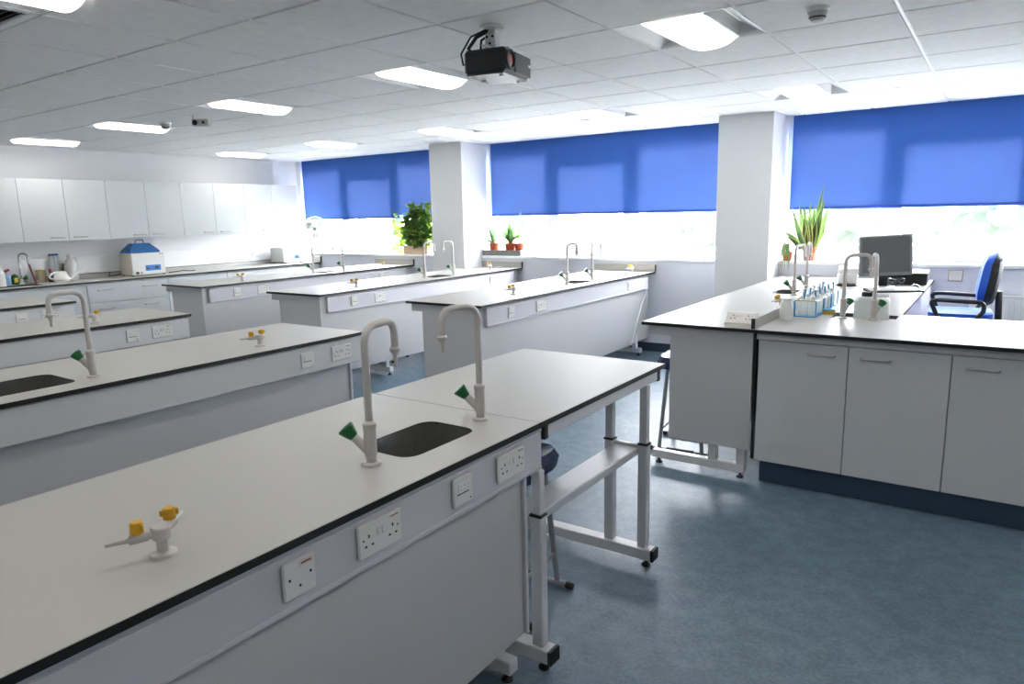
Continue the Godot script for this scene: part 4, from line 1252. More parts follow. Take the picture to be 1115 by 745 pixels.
	part(o, "body", MB.new().prism(round_poly(0.095, 0.06, 0.025), T(Vector3(0, 0, 0), Basis(Vector3(1, 0, 0), Vector3(0, 0, -1), Vector3(0, 1, 0))), 0.185, true), mats.milky_plastic)
	part(o, "shoulder", shoulder(), mats.milky_plastic)
	part(o, "cap", MB.new().lathe(T(Vector3(-0.03, 0.21, 0)), [Vector2(0, 0), Vector2(0.03, 0), Vector2(0.03, 0.025), Vector2(0, 0.026)], 18), mats.black_plastic)
	o = thing("calculator", "small white and black gadget lying on the white container", "gadget", Vector3(1.708, H - 0.0895 + 0.2102, -1.445), 0.3)
	part(o, "body", MB.new().box(Vector3(-0.035, 0, -0.03), Vector3(0.035, 0.012, 0.03), 0.003), mats.white_plastic)
	part(o, "strip", MB.new().box(Vector3(-0.033, 0.0122, 0.004), Vector3(0.033, 0.0142, 0.02), 0.0005), mats.black_plastic)
	o = thing("sponge", "yellow washing sponge at the left end of the teaching sink", "sponge", Vector3(1.42, H, -1.42), 0.2)
	part(o, "foam", MB.new().box(Vector3(-0.035, 0, -0.025), Vector3(0.035, 0.024, 0.025), 0.004), mat("sponge_yellow", rgb8(196, 168, 70), 0.9))
	part(o, "scourer", MB.new().box(Vector3(-0.035, 0.024, -0.025), Vector3(0.035, 0.031, 0.025), 0.002), mat("scourer_blue", rgb8(90, 160, 190), 0.9))

func mouse_shell() -> MB:
	var mb := MB.new()
	var P := func(i: int, j: int) -> Vector3:
		var b := PI / 2 * j / 6.0
		var a := TAU * (i % 20) / 20.0
		return Vector3(0.032 * cos(a) * cos(b), 0.036 * sin(b), 0.056 * sin(a) * cos(b))
	for i in 20:
		for j in 6:
			var q := [P.call(i, j), P.call(i + 1, j), P.call(i + 1, j + 1), P.call(i, j + 1)]
			var N := func(p: Vector3) -> Vector3: return (p / Vector3(0.032 * 0.032, 0.036 * 0.036, 0.056 * 0.056)).normalized()
			mb.tri(q[0], q[1], q[2], N.call(q[0]), N.call(q[1]), N.call(q[2]))
			if j < 5:
				mb.tri(q[0], q[2], q[3], N.call(q[0]), N.call(q[2]), N.call(q[3]))
		mb.flat(Vector3.ZERO, P.call(i, 0), P.call(i + 1, 0), Vector3.DOWN)
	return mb

func shoulder() -> MB:
	var mb := MB.new()
	var lv := [[0.185, 0.095, 0.06], [0.2, 0.09, 0.055], [0.208, 0.08, 0.046], [0.21, 0.05, 0.03]]
	for i in 3:
		var a := round_poly(lv[i][1], lv[i][2], 0.025)
		var b := round_poly(lv[i + 1][1], lv[i + 1][2], 0.025)
		for k in a.size():
			var l := (k + 1) % a.size()
			var q := [Vector3(a[k].x, lv[i][0], a[k].y), Vector3(a[l].x, lv[i][0], a[l].y), Vector3(b[l].x, lv[i + 1][0], b[l].y), Vector3(b[k].x, lv[i + 1][0], b[k].y)]
			mb.quad(q[0], q[1], q[2], q[3], Vector3(a[k].x, 0.05 + 0.08 * i, a[k].y).normalized())
	var c := round_poly(lv[3][1], lv[3][2], 0.025)
	for k in c.size():
		var l := (k + 1) % c.size()
		mb.flat(Vector3(0, 0.21, 0), Vector3(c[k].x, 0.21, c[k].y), Vector3(c[l].x, 0.21, c[l].y), Vector3.UP)
	return mb

func wash_parts(o: Node3D) -> void:
	part(o, "body", MB.new().lathe(T(Vector3.ZERO), [Vector2(0, 0), Vector2(0.024, 0), Vector2(0.026, 0.004), Vector2(0.026, 0.075), Vector2(0.02, 0.09), Vector2(0.014, 0.096), Vector2(0, 0.096)], 18), mats.milky_plastic)
	part(o, "cap", MB.new().lathe(T(Vector3(0, 0.096, 0)), [Vector2(0, 0), Vector2(0.016, 0), Vector2(0.016, 0.016), Vector2(0.009, 0.024), Vector2(0, 0.024)], 14), mats.white_plastic)
	part(o, "spout", MB.new().tube(bend([Vector3(0, 0.116, 0), Vector3(0, 0.175, 0), Vector3(-0.035, 0.165, 0.01)], 0.02, 5), 0.0035, 8), mats.white_plastic)
	part(o, "blue_tube", MB.new().tube([Vector3(0.006, 0.105, 0.012), Vector3(0.012, 0.155, 0.004)], [0.006, 0.0075], 8), mat("tube_blue", rgb8(86, 160, 204), 0.5))

func bottle_rack() -> void:
	var o := thing("bottle_rack", "pale blue clear plastic rack holding the wash bottles", "rack", Vector3(1.318, H, -1.57))
	var fr := mat("rack_blue", rgb8(78, 158, 204), 0.45)
	part(o, "base", MB.new().box(Vector3(-0.065, 0, -0.35), Vector3(0.065, 0.006, 0.35), 0.001), fr)
	for q in [[-0.062, 0.347], [0.062, 0.347], [-0.062, -0.347], [0.062, -0.347], [0.062, 0.12], [0.062, -0.12], [-0.062, 0.12], [-0.062, -0.12]]:
		part(o, "post", MB.new().box(Vector3(q[0] - 0.004, 0.006, q[1] - 0.004), Vector3(q[0] + 0.004, 0.098, q[1] + 0.004)), fr)
	for z in [-0.347, 0.347]:
		part(o, "end_pane", MB.new().box(Vector3(-0.058, 0.008, z - 0.0015), Vector3(0.058, 0.096, z + 0.0015)), mats.clear_plastic)
	for x in [-0.062, 0.062]:
		part(o, "top_rail", MB.new().box(Vector3(x - 0.003, 0.098, -0.351), Vector3(x + 0.003, 0.102, 0.351)), mats.clear_plastic)
	part(o, "front_rail", MB.new().box(Vector3(-0.065, 0.098, 0.343), Vector3(0.065, 0.103, 0.351)), mat("rail_ochre", rgb8(178, 158, 84), 0.6))
	var which := ["first", "second", "third", "fourth", "fifth"]
	for k in 5:
		for s in 2:
			again("wash", wash_parts, "wash_bottle", "white wash bottle in the blue rack, %s %s row from the front" % [["left side,", "right side,"][s], which[k]], "bottle", Vector3(1.318 + (-0.03 if s == 0 else 0.03), H + 0.0062, -1.57 + 0.28 - k * 0.14), [0.2, 0.5, -0.3, 0.8, 0.0][k] + s, "wash bottles in the blue rack")


func office_chair() -> void:
	var o := thing("office_chair", "blue office chair with black arms behind the teaching bench", "chair", Vector3(2.07, 0, -3.25), PI / 2 + 0.06)
	# local: the sitter faces -z; the back is at +z
	var blue := mat("chair_blue", rgb8(20, 82, 186), 0.75)
	blue.rim_enabled = true
	blue.rim = 0.4
	var bk: Material = mats.black_plastic
	var sy := 0.675
	part(o, "seat", MB.new().prism(round_poly(0.225, 0.215, 0.08, 6), T(Vector3(0, sy, -0.02), Basis(Vector3(1, 0, 0), Vector3(0, 0, -1), Vector3(0, 1, 0))), 0.062, true), blue)
	part(o, "seat_pan", MB.new().prism(round_poly(0.2, 0.19, 0.07, 5), T(Vector3(0, sy - 0.03, -0.02), Basis(Vector3(1, 0, 0), Vector3(0, 0, -1), Vector3(0, 1, 0))), 0.03, true), bk)
	# back cushion and shell: curved pads
	var cushion := MB.new()
	var shell := MB.new()
	pad(cushion, 0.215, 0.43, 0.0, 0.075, -1.0)
	pad(shell, 0.21, 0.42, 0.0, 0.05, 1.0)
	var c := part(o, "back_cushion", cushion, blue)
	c.transform = T(Vector3(0, 0.985, 0.175), Basis(Vector3.RIGHT, 0.13))
	var s := part(o, "back_shell", shell, mat("chair_dark", rgb8(34, 34, 34), 0.6))
	s.transform = c.transform
	part(o, "back_stem", MB.new().tube(bend([Vector3(0, 0.64, 0.06), Vector3(0, 0.64, 0.24), Vector3(0, 0.9, 0.225)], 0.06, 6), 0.024, 10), bk)
	for sx in [-1.0, 1.0]:
		var x: float = sx * 0.255
		part(o, "armrest", MB.new().tube(bend([Vector3(x * 0.78, 0.655, -0.1), Vector3(x, 0.7, -0.165), Vector3(x, 0.83, -0.22), Vector3(x, 0.845, -0.18), Vector3(x, 0.835, 0.12), Vector3(x, 0.77, 0.13), Vector3(x * 0.78, 0.655, 0.05)], 0.05, 5), 0.0165, 10), bk)
	part(o, "gas_lift", MB.new().lathe(T(Vector3(0, 0, 0)), [Vector2(0, 0.1), Vector2(0.03, 0.1), Vector2(0.03, 0.4), Vector2(0.016, 0.4), Vector2(0.016, sy - 0.03), Vector2(0, sy - 0.03)], 14), bk)
	for k in 5:
		var a := TAU * k / 5.0
		var d := Vector3(cos(a), 0, sin(a))
		var arm := part(o, "base_arm", MB.new().tube([Vector3(0, 0.11, 0), d * 0.225 + Vector3(0, 0.07, 0)], [0.024, 0.015], 8), bk)
		put(arm, "castor", MB.new().tube([d * 0.225 + Vector3(0, 0.03, 0) - d.cross(Vector3.UP) * 0.022, d * 0.225 + Vector3(0, 0.03, 0) + d.cross(Vector3.UP) * 0.022], 0.03, 14).mesh(), bk)

# half of a bulging pad: flat side on z = z0, bulge towards sg
func pad(mb: MB, hx: float, h: float, z0: float, thick: float, sg: float) -> void:
	var nu := 10
	var nv := 12
	var P := func(i: int, j: int) -> Vector3:
		var u := -1.0 + 2.0 * i / nu
		var w := -1.0 + 2.0 * j / nv
		# rounded outline
		var ox := hx * u * sqrt(1.0 - 0.55 * w * w)
		var oy := h / 2 * w * sqrt(1.0 - 0.45 * u * u)
		var bulge := thick * pow(maxf(0.0, (1.0 - pow(u, 4.0)) * (1.0 - pow(w, 4.0))), 0.35)
		return Vector3(ox, oy, z0 + sg * bulge + 0.035 * u * u * -1.0)
	for i in nu:
		for j in nv:
			var q := [P.call(i, j), P.call(i + 1, j), P.call(i + 1, j + 1), P.call(i, j + 1)]
			var nn: Vector3 = (q[2] - q[0]).cross(q[3] - q[1]).normalized()
			if nn.z * sg < 0:
				nn = -nn
			mb.quad(q[0], q[1], q[2], q[3], nn)


# ---------------------------------------------------------------- left counter

func jar(o: Node3D, prof: Array, m: Material, called := "body") -> MeshInstance3D:
	return part(o, called, MB.new().lathe(T(Vector3.ZERO), prof, 18), m)

func build_counter_things() -> void:
	var o := thing("plastic_jug", "white plastic bottle cut off by the left edge on the counter", "bottle", Vector3(-6.82, H, 0.13))
	jar(o, [Vector2(0, 0), Vector2(0.05, 0), Vector2(0.05, 0.14), Vector2(0.02, 0.18), Vector2(0.018, 0.2), Vector2(0, 0.2)], mats.white_plastic)
	jar(o, [Vector2(0, 0.2), Vector2(0.022, 0.2), Vector2(0.022, 0.225), Vector2(0, 0.226)], mats.white_plastic, "cap")
	o = thing("spray_bottle", "small blue spray bottle with a red trigger by the counter sink", "bottle", Vector3(-6.93, H, 0.03))
	jar(o, [Vector2(0, 0), Vector2(0.04, 0), Vector2(0.042, 0.07), Vector2(0.036, 0.09), Vector2(0.016, 0.13), Vector2(0.014, 0.15), Vector2(0, 0.15)], mat("spray_blue", rgb8(138, 172, 206), 0.3))
	part(o, "red_trigger", MB.new().obox(T(Vector3(0.01, 0.165, -0.008), Basis(Vector3.RIGHT, 0.3)), Vector3(0.022, 0.026, 0.055), 0.006), mat("red_cap", rgb8(186, 30, 44), 0.4))
	o = thing("washing_up_bottle", "dark green bottle with yellow label beside the counter tap", "bottle", Vector3(-6.94, H, -0.055))
	jar(o, [Vector2(0, 0), Vector2(0.035, 0), Vector2(0.04, 0.05), Vector2(0.034, 0.1), Vector2(0.016, 0.118), Vector2(0, 0.118)], mat("bottle_green", rgb8(20, 92, 40), 0.25))
	part(o, "label", MB.new().box(Vector3(0.032, 0.025, -0.02), Vector3(0.041, 0.075, 0.02), 0.002), mat("label_yellow", rgb8(196, 176, 50), 0.5))
	# chrome tap with dark red hose
	o = thing("counter_tap", "tall chrome swan-neck tap with a dark red hose over the counter sink", "tap", Vector3(-6.9, H, -0.105))
	part(o, "base", MB.new().lathe(T(Vector3.ZERO), [Vector2(0, 0), Vector2(0.026, 0), Vector2(0.026, 0.012), Vector2(0.012, 0.02), Vector2(0.012, 0.06), Vector2(0, 0.06)], 16), mats.white_plastic)
	part(o, "swan_neck", MB.new().tube(bend([Vector3(0, 0.05, 0), Vector3(0, 0.345, 0), Vector3(0.07, 0.345, -0.06), Vector3(0.075, 0.22, -0.065)], 0.05, 7), 0.011, 10), mats.chrome)
	part(o, "hose", MB.new().tube([Vector3(0.075, 0.235, -0.065), Vector3(0.085, 0.12, -0.085), Vector3(0.1, -0.02, -0.11)], 0.0105, 8), mat("hose_red", rgb8(110, 26, 44), 0.5))
	part(o, "green_knob", MB.new().lathe(T(Vector3(0.02, 0.055, -0.02), along(Vector3(0.5, 0.6, -0.4))), [Vector2(0, 0), Vector2(0.014, 0), Vector2(0.024, 0.036), Vector2(0, 0.04)], 8, 10.0), mats.green_knob)
	o = thing("glass_beaker", "clear glass beaker upside down beside the counter sink", "beaker", Vector3(-6.96, H, -0.21))
	jar(o, [Vector2(0, 0), Vector2(0.038, 0), Vector2(0.038, 0.1), Vector2(0.036, 0.1), Vector2(0.036, 0.003), Vector2(0, 0.003)], mats.clear_plastic)
	o = thing("plastic_beaker_jug", "clear jug with white handle and yellow lid on the counter", "jug", Vector3(-6.93, H, -0.32))
	jar(o, [Vector2(0, 0), Vector2(0.048, 0), Vector2(0.052, 0.125), Vector2(0, 0.126)], mat("amber_jug", rgb8(196, 184, 156), 0.25))
	jar(o, [Vector2(0, 0.126), Vector2(0.054, 0.126), Vector2(0.05, 0.145), Vector2(0, 0.15)], mat("lid_yellow", rgb8(196, 170, 84), 0.5), "lid")
	part(o, "handle", MB.new().tube(bend([Vector3(0.02, 0.115, 0.045), Vector3(0.03, 0.11, 0.085), Vector3(0.03, 0.03, 0.085), Vector3(0.02, 0.02, 0.045)], 0.02, 4), 0.007, 8), mats.white_plastic)
	o = thing("cleaner_bottle", "small dark bottle with red cap and yellow bands on the counter", "bottle", Vector3(-6.86, H, -0.395))
	jar(o, [Vector2(0, 0), Vector2(0.03, 0), Vector2(0.032, 0.05), Vector2(0.018, 0.1), Vector2(0.017, 0.13), Vector2(0, 0.13)], mat("bottle_dark", rgb8(60, 28, 34), 0.3))
	for y in [0.03, 0.075, 0.1]:
		part(o, "yellow_band", MB.new().lathe(T(Vector3(0, y, 0)), [Vector2(0.031 - y * 0.11, -0.006), Vector2(0.0345 - y * 0.12, -0.006), Vector2(0.0335 - y * 0.12, 0.006), Vector2(0.03 - y * 0.11, 0.006)], 18), mat("label_yellow"))
	jar(o, [Vector2(0, 0.13), Vector2(0.02, 0.13), Vector2(0.02, 0.155), Vector2(0, 0.157)], mat("red_cap"), "cap")
	o = thing("measuring_cylinders", "clear rack of glass cylinders with blue tops at the back of the counter", "glassware", Vector3(-6.98, H, -0.5))
	for k in 3:
		part(o, "cylinder", MB.new().lathe(T(Vector3(0, 0, -0.035 + 0.035 * k)), [Vector2(0, 0), Vector2(0.016, 0), Vector2(0.016, 0.3), Vector2(0.014, 0.3), Vector2(0.014, 0.004), Vector2(0, 0.004)], 12), mats.clear_plastic)
		part(o, "blue_top", MB.new().lathe(T(Vector3(0, 0.3, -0.035 + 0.035 * k)), [Vector2(0, 0), Vector2(0.018, 0), Vector2(0.02, 0.01), Vector2(0.016, 0.022), Vector2(0, 0.024)], 12), mat("top_blue", rgb8(34, 96, 160), 0.4))
	o = thing("green_sponge_bottle", "olive green bottle behind the white watering can", "bottle", Vector3(-7.0, H, -0.6))
	jar(o, [Vector2(0, 0), Vector2(0.026, 0), Vector2(0.026, 0.14), Vector2(0.012, 0.17), Vector2(0.012, 0.2), Vector2(0, 0.2)], mat("olive", rgb8(130, 132, 60), 0.4))
	# watering can lying low, long spout
	o = thing("watering_can", "small white watering can with a long spout on the counter", "watering can", Vector3(-6.77, H, -0.47))
	part(o, "body", MB.new().lathe(T(Vector3.ZERO), [Vector2(0, 0), Vector2(0.072, 0), Vector2(0.09, 0.03), Vector2(0.088, 0.04), Vector2(0.05, 0.118), Vector2(0.04, 0.122), Vector2(0, 0.122)], 24), mats.white_plastic)
	part(o, "handle", MB.new().tube(bend([Vector3(0, 0.115, 0.03), Vector3(0, 0.11, 0.09), Vector3(0, 0.06, 0.14), Vector3(0, 0.03, 0.08)], 0.03, 5), 0.011, 8), mats.white_plastic)
	part(o, "spout", MB.new().tube([Vector3(0, 0.025, -0.085), Vector3(0, 0.06, -0.14), Vector3(0, 0.14, -0.25)], [0.014, 0.009, 0.006], 10), mats.white_plastic)
	o = thing("plastic_canister", "tall white plastic canister behind the watering can", "canister", Vector3(-6.93, H, -0.655))
	part(o, "body", MB.new().lathe(T(Vector3.ZERO), [Vector2(0, 0), Vector2(0.068, 0), Vector2(0.072, 0.01), Vector2(0.072, 0.17), Vector2(0.055, 0.23), Vector2(0.03, 0.262), Vector2(0.03, 0.285), Vector2(0, 0.285)], 24), mats.white_plastic)
	part(o, "cap", MB.new().lathe(T(Vector3(0, 0.285, 0)), [Vector2(0, 0), Vector2(0.033, 0), Vector2(0.033, 0.02), Vector2(0, 0.021)], 18), mats.white_plastic)
	# water bath
	o = thing("water_bath", "cream water bath with a blue sloped lid on the left counter", "water bath", Vector3(-6.75, H, -1.45))
	var cream := mat("bath_cream", rgb8(214, 208, 196), 0.45)
	part(o, "casing", MB.new().box(Vector3(-0.17, 0.012, -0.215), Vector3(0.11, 0.285, 0.215), 0.006), cream)
	for q in [[-0.14, -0.2], [0.08, -0.2], [-0.14, 0.2], [0.08, 0.2]]:
		part(o, "rubber_foot", MB.new().tube([Vector3(q[0], 0, q[1]), Vector3(q[0], 0.0125, q[1])], 0.014, 10), mats.black_plastic)
	var fp := part(o, "front_plate", MB.new().box(Vector3(0.11, 0.02, -0.207), Vector3(0.114, 0.28, 0.207), 0.001), mat("bath_white", rgb8(224, 226, 224), 0.4))
	put(fp, "control_panel", MB.new().box(Vector3(0.114, 0.06, -0.15), Vector3(0.117, 0.13, 0.05), 0.001).mesh(), mat("panel_blue", rgb8(54, 124, 206), 0.4))
	put(fp, "dial", MB.new().tube([Vector3(0.117, 0.095, -0.095), Vector3(0.13, 0.095, -0.095)], 0.02, 14).mesh(), mat("dial_dark", rgb8(70, 66, 64), 0.4))
	put(fp, "dial", MB.new().tube([Vector3(0.117, 0.09, 0.02), Vector3(0.126, 0.09, 0.02)], 0.012, 12).mesh(), mat("dial_dark"))
	put(fp, "drain_valve", MB.new().tube([Vector3(0.113, 0.04, 0.16), Vector3(0.135, 0.04, 0.16)], 0.016, 12).mesh(), mat("dial_dark"))
	put(fp, "red_switch", MB.new().box(Vector3(0.113, 0.03, 0.095), Vector3(0.119, 0.05, 0.112), 0.001).mesh(), mat("red_cap"))
	put(fp, "lettering", MB.new().box(Vector3(0.1138, 0.262, -0.195), Vector3(0.1144, 0.27, -0.14)).mesh(), mat("print_grey", rgb8(128, 132, 138), 0.6))
	var lid := MB.new()
	var lb := [Vector3(-0.15, 0.285, -0.165), Vector3(0.1, 0.285, -0.165), Vector3(0.1, 0.285, 0.21), Vector3(-0.15, 0.285, 0.21)]
	var l1 := []
	var l2 := []
	for p in lb:
		l1.append(p + Vector3(0, 0.025, 0))
		l2.append(Vector3(-0.025 + (p.x + 0.025) * 0.42, 0.405, 0.022 + (p.z - 0.022) * 0.55))
	for k in 4:
		var m := (k + 1) % 4
		var out: Vector3 = (lb[k] + lb[m]) / 2 - Vector3(-0.025, 0.285, 0)
		lid.quad(lb[k], lb[m], l1[m], l1[k], out.normalized())
		lid.quad(l1[k], l1[m], l2[m], l2[k], (out.normalized() + Vector3(0, 1.0, 0)).normalized())
	lid.quad(l2[0], l2[1], l2[2], l2[3], Vector3.UP)
	lid.quad(lb[0], lb[1], lb[2], lb[3], Vector3.DOWN)
	var lm := mat("lid_blue", rgb8(42, 104, 166), 0.25)
	var ld := part(o, "lid", lid, lm)
	put(ld, "grip", MB.new().tube(bend([Vector3(-0.025, 0.403, -0.03), Vector3(-0.025, 0.445, -0.03), Vector3(-0.025, 0.445, 0.07), Vector3(-0.025, 0.403, 0.07)], 0.012, 4), 0.007, 8).mesh(), lm)
	part(o, "mains_lead", MB.new().tube([Vector3(-0.14, 0.03, 0.235), Vector3(-0.17, 0.012, 0.3), Vector3(-0.24, 0.008, 0.34), Vector3(-0.28, 0.05, 0.3)], 0.006, 8), mats.black_plastic)
	var cb := part(self, "cable", MB.new().tube([Vector3(0, 0.006, 0.15), Vector3(0.03, 0.012, 0.05), Vector3(-0.02, 0.016, -0.06), Vector3(0.02, 0.006, -0.14), Vector3(-0.02, 0.006, -0.24)], 0.006, 8), mats.black_plastic)
	cb.position = Vector3(-6.78, H, -1.93)
	tag(cb, "loose black cable lying right of the water bath", "cable")
	# incubator box
	o = thing("incubator", "white box incubator with grey side and blue panel on the counter", "incubator", Vector3(-6.78, H, -3.7))
	part(o, "casing", MB.new().box(Vector3(-0.2, 0.015, -0.2), Vector3(0.12, 0.24, 0.16), 0.012), mats.white_plastic)
	part(o, "side_cover", MB.new().box(Vector3(-0.19, 0.02, 0.16), Vector3(0.11, 0.236, 0.172), 0.006), mat("side_grey", rgb8(196, 196, 194), 0.5))
	for q in [[-0.17, -0.17], [0.09, -0.17], [-0.17, 0.13], [0.09, 0.13]]:
		part(o, "rubber_foot", MB.new().tube([Vector3(q[0], 0, q[1]), Vector3(q[0], 0.0155, q[1])], 0.012, 10), mats.black_plastic)
	var dp := part(o, "control_panel", MB.new().box(Vector3(0.12, 0.06, -0.13), Vector3(0.124, 0.13, -0.02), 0.001), mat("panel_slate", rgb8(78, 110, 142), 0.4))
	put(dp, "knob", MB.new().tube([Vector3(0.124, 0.095, -0.075), Vector3(0.134, 0.095, -0.075)], 0.014, 12).mesh(), mat("dial_dark"))
	# desk fan on the sill
	o = thing("desk_fan", "white desk fan with three pale blades in the window corner", "fan", Vector3(-6.56, 1.05, -4.09), 0.75)
	part(o, "base", MB.new().lathe(T(Vector3.ZERO), [Vector2(0, 0), Vector2(0.085, 0), Vector2(0.085, 0.012), Vector2(0.03, 0.03), Vector2(0.015, 0.035), Vector2(0.014, 0.3), Vector2(0, 0.3)], 20), mats.white_plastic)
	part(o, "motor", MB.new().lathe(T(Vector3(0, 0.36, -0.08), along(Vector3(0, 0, 1))), [Vector2(0, -0.02), Vector2(0.04, 0), Vector2(0.048, 0.06), Vector2(0.03, 0.08), Vector2(0, 0.08)], 18), mats.white_plastic)
	part(o, "yoke", MB.new().tube([Vector3(0, 0.29, 0), Vector3(0, 0.34, -0.05)], 0.014, 8), mats.white_plastic)
	for k in 3:
		var a := TAU * k / 3.0 + 0.5
		var out := Vector3(cos(a), sin(a), 0)
		var tg := Vector3(-sin(a), cos(a), 0)
		var mb := MB.new()
		var pl := PackedVector2Array()
		for i in 16:
			var b := TAU * i / 16.0
			pl.append(Vector2(0.095 + 0.062 * cos(b), 0.058 * sin(b) * (1.0 + 0.25 * cos(b))))
		mb.prism(pl, T(Vector3(0, 0.36, 0.012), Basis(out, (tg + Vector3(0, 0, 0.35)).normalized(), out.cross((tg + Vector3(0, 0, 0.35)).normalized()))), 0.003)
		part(o, "blade", mb, mat("fan_blade", rgb8(112, 120, 112), 0.4))
	part(o, "hub", MB.new().lathe(T(Vector3(0, 0.36, 0.0), along(Vector3(0, 0, 1))), [Vector2(0, 0), Vector2(0.034, 0), Vector2(0.034, 0.03), Vector2(0.02, 0.04), Vector2(0, 0.042)], 16), mat("fan_blade"))
	var cage := MB.new()
	for q in [[0.07, 0.06], [0.13, 0.052], [0.18, 0.03], [0.19, 0.0], [0.18, -0.03], [0.13, -0.052]]:
		var ring := []
		for i in 33:
			var b := TAU * i / 32.0
			ring.append(Vector3(q[0] * cos(b), 0.36 + q[0] * sin(b), q[1]))
		cage.tube(ring, 0.003 if q[1] != 0.0 else 0.008, 5, false)
	for i in 36:
		var b := TAU * i / 36.0
		var d := Vector3(cos(b), sin(b), 0)
		cage.tube([Vector3(0, 0.36, 0.064) + d * 0.03, Vector3(0, 0.36, 0.054) + d * 0.13, Vector3(0, 0.36, 0.03) + d * 0.18, Vector3(0, 0.36, 0) + d * 0.19, Vector3(0, 0.36, -0.03) + d * 0.18, Vector3(0, 0.36, -0.055) + d * 0.13, Vector3(0, 0.36, -0.06) + d * 0.04], 0.0011, 4, false)
	part(o, "cage", cage, mats.white_plastic)


# ---------------------------------------------------------------- things on the ceiling

func detector_parts(o: Node3D) -> void:
	part(o, "base", MB.new().lathe(T(Vector3.ZERO, Basis(Vector3.RIGHT, PI)), [Vector2(0, 0), Vector2(0.052, 0), Vector2(0.052, 0.012), Vector2(0.046, 0.018), Vector2(0, 0.018)], 24), mats.white_plastic)
	part(o, "head", MB.new().lathe(T(Vector3(0, -0.018, 0), Basis(Vector3.RIGHT, PI)), [Vector2(0, 0), Vector2(0.044, 0), Vector2(0.03, 0.032), Vector2(0.026, 0.04), Vector2(0, 0.042)], 24), mat("detector_grey", rgb8(186, 187, 186), 0.5))
	part(o, "vent", MB.new().lathe(T(Vector3(0, -0.04, 0), Basis(Vector3.RIGHT, PI)), [Vector2(0.036, 0.0), Vector2(0.0375, 0.0), Vector2(0.0345, 0.006), Vector2(0.033, 0.006)], 24), mat("dial_dark"))

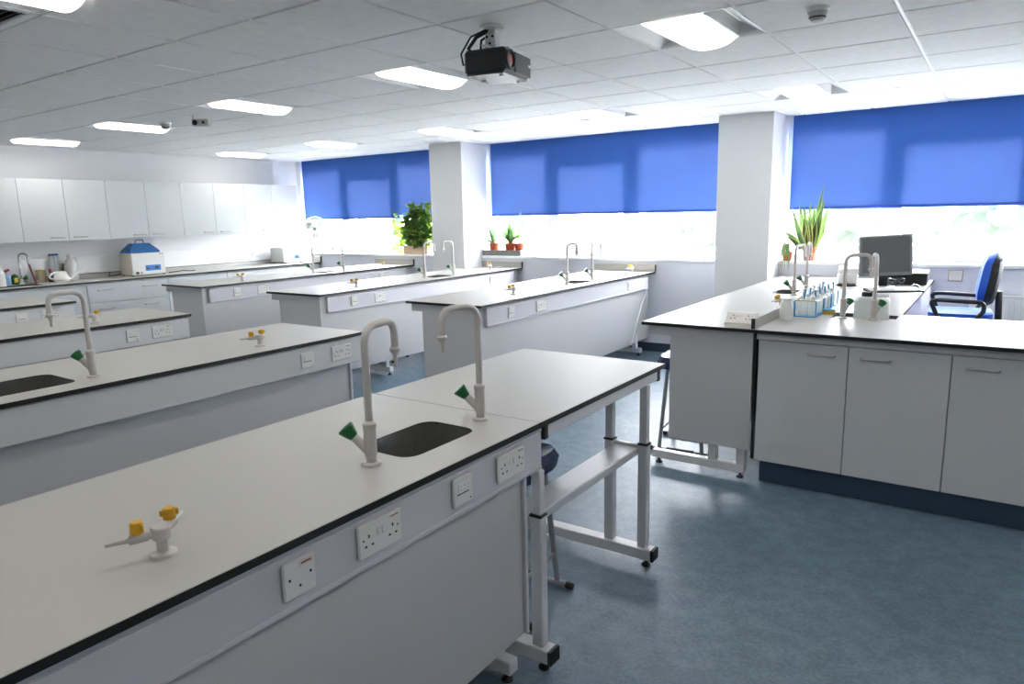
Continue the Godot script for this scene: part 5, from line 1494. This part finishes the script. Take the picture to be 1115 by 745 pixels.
func build_ceiling_things() -> void:
	again("detector", detector_parts, "smoke_detector", "round white smoke detector on the ceiling above the teaching bench", "smoke detector", Vector3(1.503, CEIL, -0.27), 0.0, "smoke detectors")
	again("detector", detector_parts, "smoke_detector", "small round white smoke detector on the ceiling beside a left lamp", "smoke detector", Vector3(-4.05, CEIL, -0.36), 0.0, "smoke detectors")
	var o := thing("motion_sensor", "small grey ceiling sensor with a dark eye near the left smoke detector", "sensor", Vector3(-3.43, CEIL, -0.3), 0.6)
	part(o, "bracket", MB.new().tube([Vector3(-0.04, 0, 0), Vector3(-0.04, -0.04, 0)], 0.012, 8), mats.white_plastic)
	part(o, "body", MB.new().box(Vector3(-0.05, -0.09, -0.03), Vector3(0.09, -0.035, 0.03), 0.006), mat("detector_grey"))
	part(o, "eye", MB.new().tube([Vector3(-0.02, -0.063, 0.028), Vector3(-0.02, -0.063, 0.034)], 0.022, 14), mats.black_plastic)
	part(o, "lens", MB.new().tube([Vector3(0.05, -0.063, 0.028), Vector3(0.05, -0.063, 0.033)], 0.012, 12), mats.black_plastic)
	# projector: local x is the way it throws
	var c := Vector3(0.205, 0, 0.40)
	o = thing("projector", "black ceiling-mounted data projector hanging on a white bracket", "projector", Vector3(c.x, CEIL, c.z), 0.17)
	var bk := mat("projector_black", rgb8(26, 26, 28), 0.4)
	part(o, "ceiling_plate", MB.new().lathe(T(Vector3(-0.03, 0, 0), Basis(Vector3.RIGHT, PI)), [Vector2(0, 0), Vector2(0.06, 0), Vector2(0.06, 0.01), Vector2(0.05, 0.018), Vector2(0, 0.018)], 24), mats.white_plastic)
	var br := part(o, "bracket", MB.new().box(Vector3(-0.058, -0.1, -0.028), Vector3(-0.002, -0.016, 0.028), 0.004), mat("bracket_grey", rgb8(196, 198, 198), 0.4, 0.2))
	for q in [[-0.045, -0.05], [-0.015, -0.05], [-0.03, -0.08]]:
		put(br, "bolt", MB.new().tube([Vector3(q[0], q[1], 0.027), Vector3(q[0], q[1], 0.032)], 0.006, 8).mesh(), mats.dark_hole)
	part(o, "mount_arms", MB.new().box(Vector3(-0.1, -0.106, -0.012), Vector3(0.06, -0.1, 0.012)).box(Vector3(-0.042, -0.106, -0.1), Vector3(-0.018, -0.1, 0.1)).box(Vector3(-0.1, -0.128, -0.006), Vector3(-0.09, -0.104, 0.006)).box(Vector3(0.05, -0.128, -0.006), Vector3(0.06, -0.104, 0.006)), mat("bracket_grey"))
	var by0 := -0.236
	var by1 := -0.126
	part(o, "body", MB.new().box(Vector3(-0.115, by0, -0.145), Vector3(0.1, by1, 0.145), 0.014), bk)
	part(o, "front_grille", MB.new().box(Vector3(0.098, by0 + 0.008, -0.14), Vector3(0.108, by1 - 0.008, 0.04), 0.004), mat("projector_grey", rgb8(62, 63, 66), 0.45))
	var ln := part(o, "lens_barrel", MB.new().lathe(T(Vector3(0.092, -0.178, 0.09), along(Vector3(1, 0, 0))), [Vector2(0, 0), Vector2(0.046, 0), Vector2(0.046, 0.018), Vector2(0.036, 0.02), Vector2(0.034, 0.008), Vector2(0, 0.008)], 24), bk)
	put(ln, "lens_glass", MB.new().lathe(T(Vector3(0.1, -0.178, 0.09), along(Vector3(1, 0, 0))), [Vector2(0.033, 0), Vector2(0.02, 0.008), Vector2(0, 0.011)], 20).mesh(), mat("lens_amber", rgb8(150, 96, 88), 0.05))
	part(o, "underside", MB.new().box(Vector3(-0.105, by0 - 0.005, -0.135), Vector3(0.09, by0 + 0.002, 0.135), 0.002), mat("projector_under", rgb8(58, 59, 60), 0.4))
	for q in [[0.06, -0.1], [0.06, 0.1], [-0.08, 0.0]]:
		part(o, "foot", MB.new().tube([Vector3(q[0], by0 - 0.004, q[1]), Vector3(q[0], by0 - 0.014, q[1])], 0.01, 10), mat("bracket_grey"))
	part(o, "badge", MB.new().box(Vector3(0.1078, by0 + 0.055, -0.132), Vector3(0.1086, by0 + 0.066, -0.112)), mats.white_plastic)
	part(o, "cable", MB.new().tube([Vector3(-0.04, -0.02, 0.02), Vector3(-0.09, -0.05, 0.05), Vector3(-0.13, -0.1, 0.06), Vector3(-0.1, -0.13, 0.06)], 0.009, 8), mats.black_plastic)
	part(o, "cable", MB.new().tube([Vector3(-0.04, -0.015, 0.03), Vector3(-0.11, -0.05, 0.07), Vector3(-0.15, -0.13, 0.1), Vector3(-0.14, -0.18, 0.1), Vector3(-0.11, -0.18, 0.1)], 0.0045, 8), mats.black_plastic)
	part(o, "cable", MB.new().tube([Vector3(-0.03, -0.018, -0.02), Vector3(-0.08, -0.06, 0.02), Vector3(-0.09, -0.13, 0.02)], 0.006, 8), mats.black_plastic)
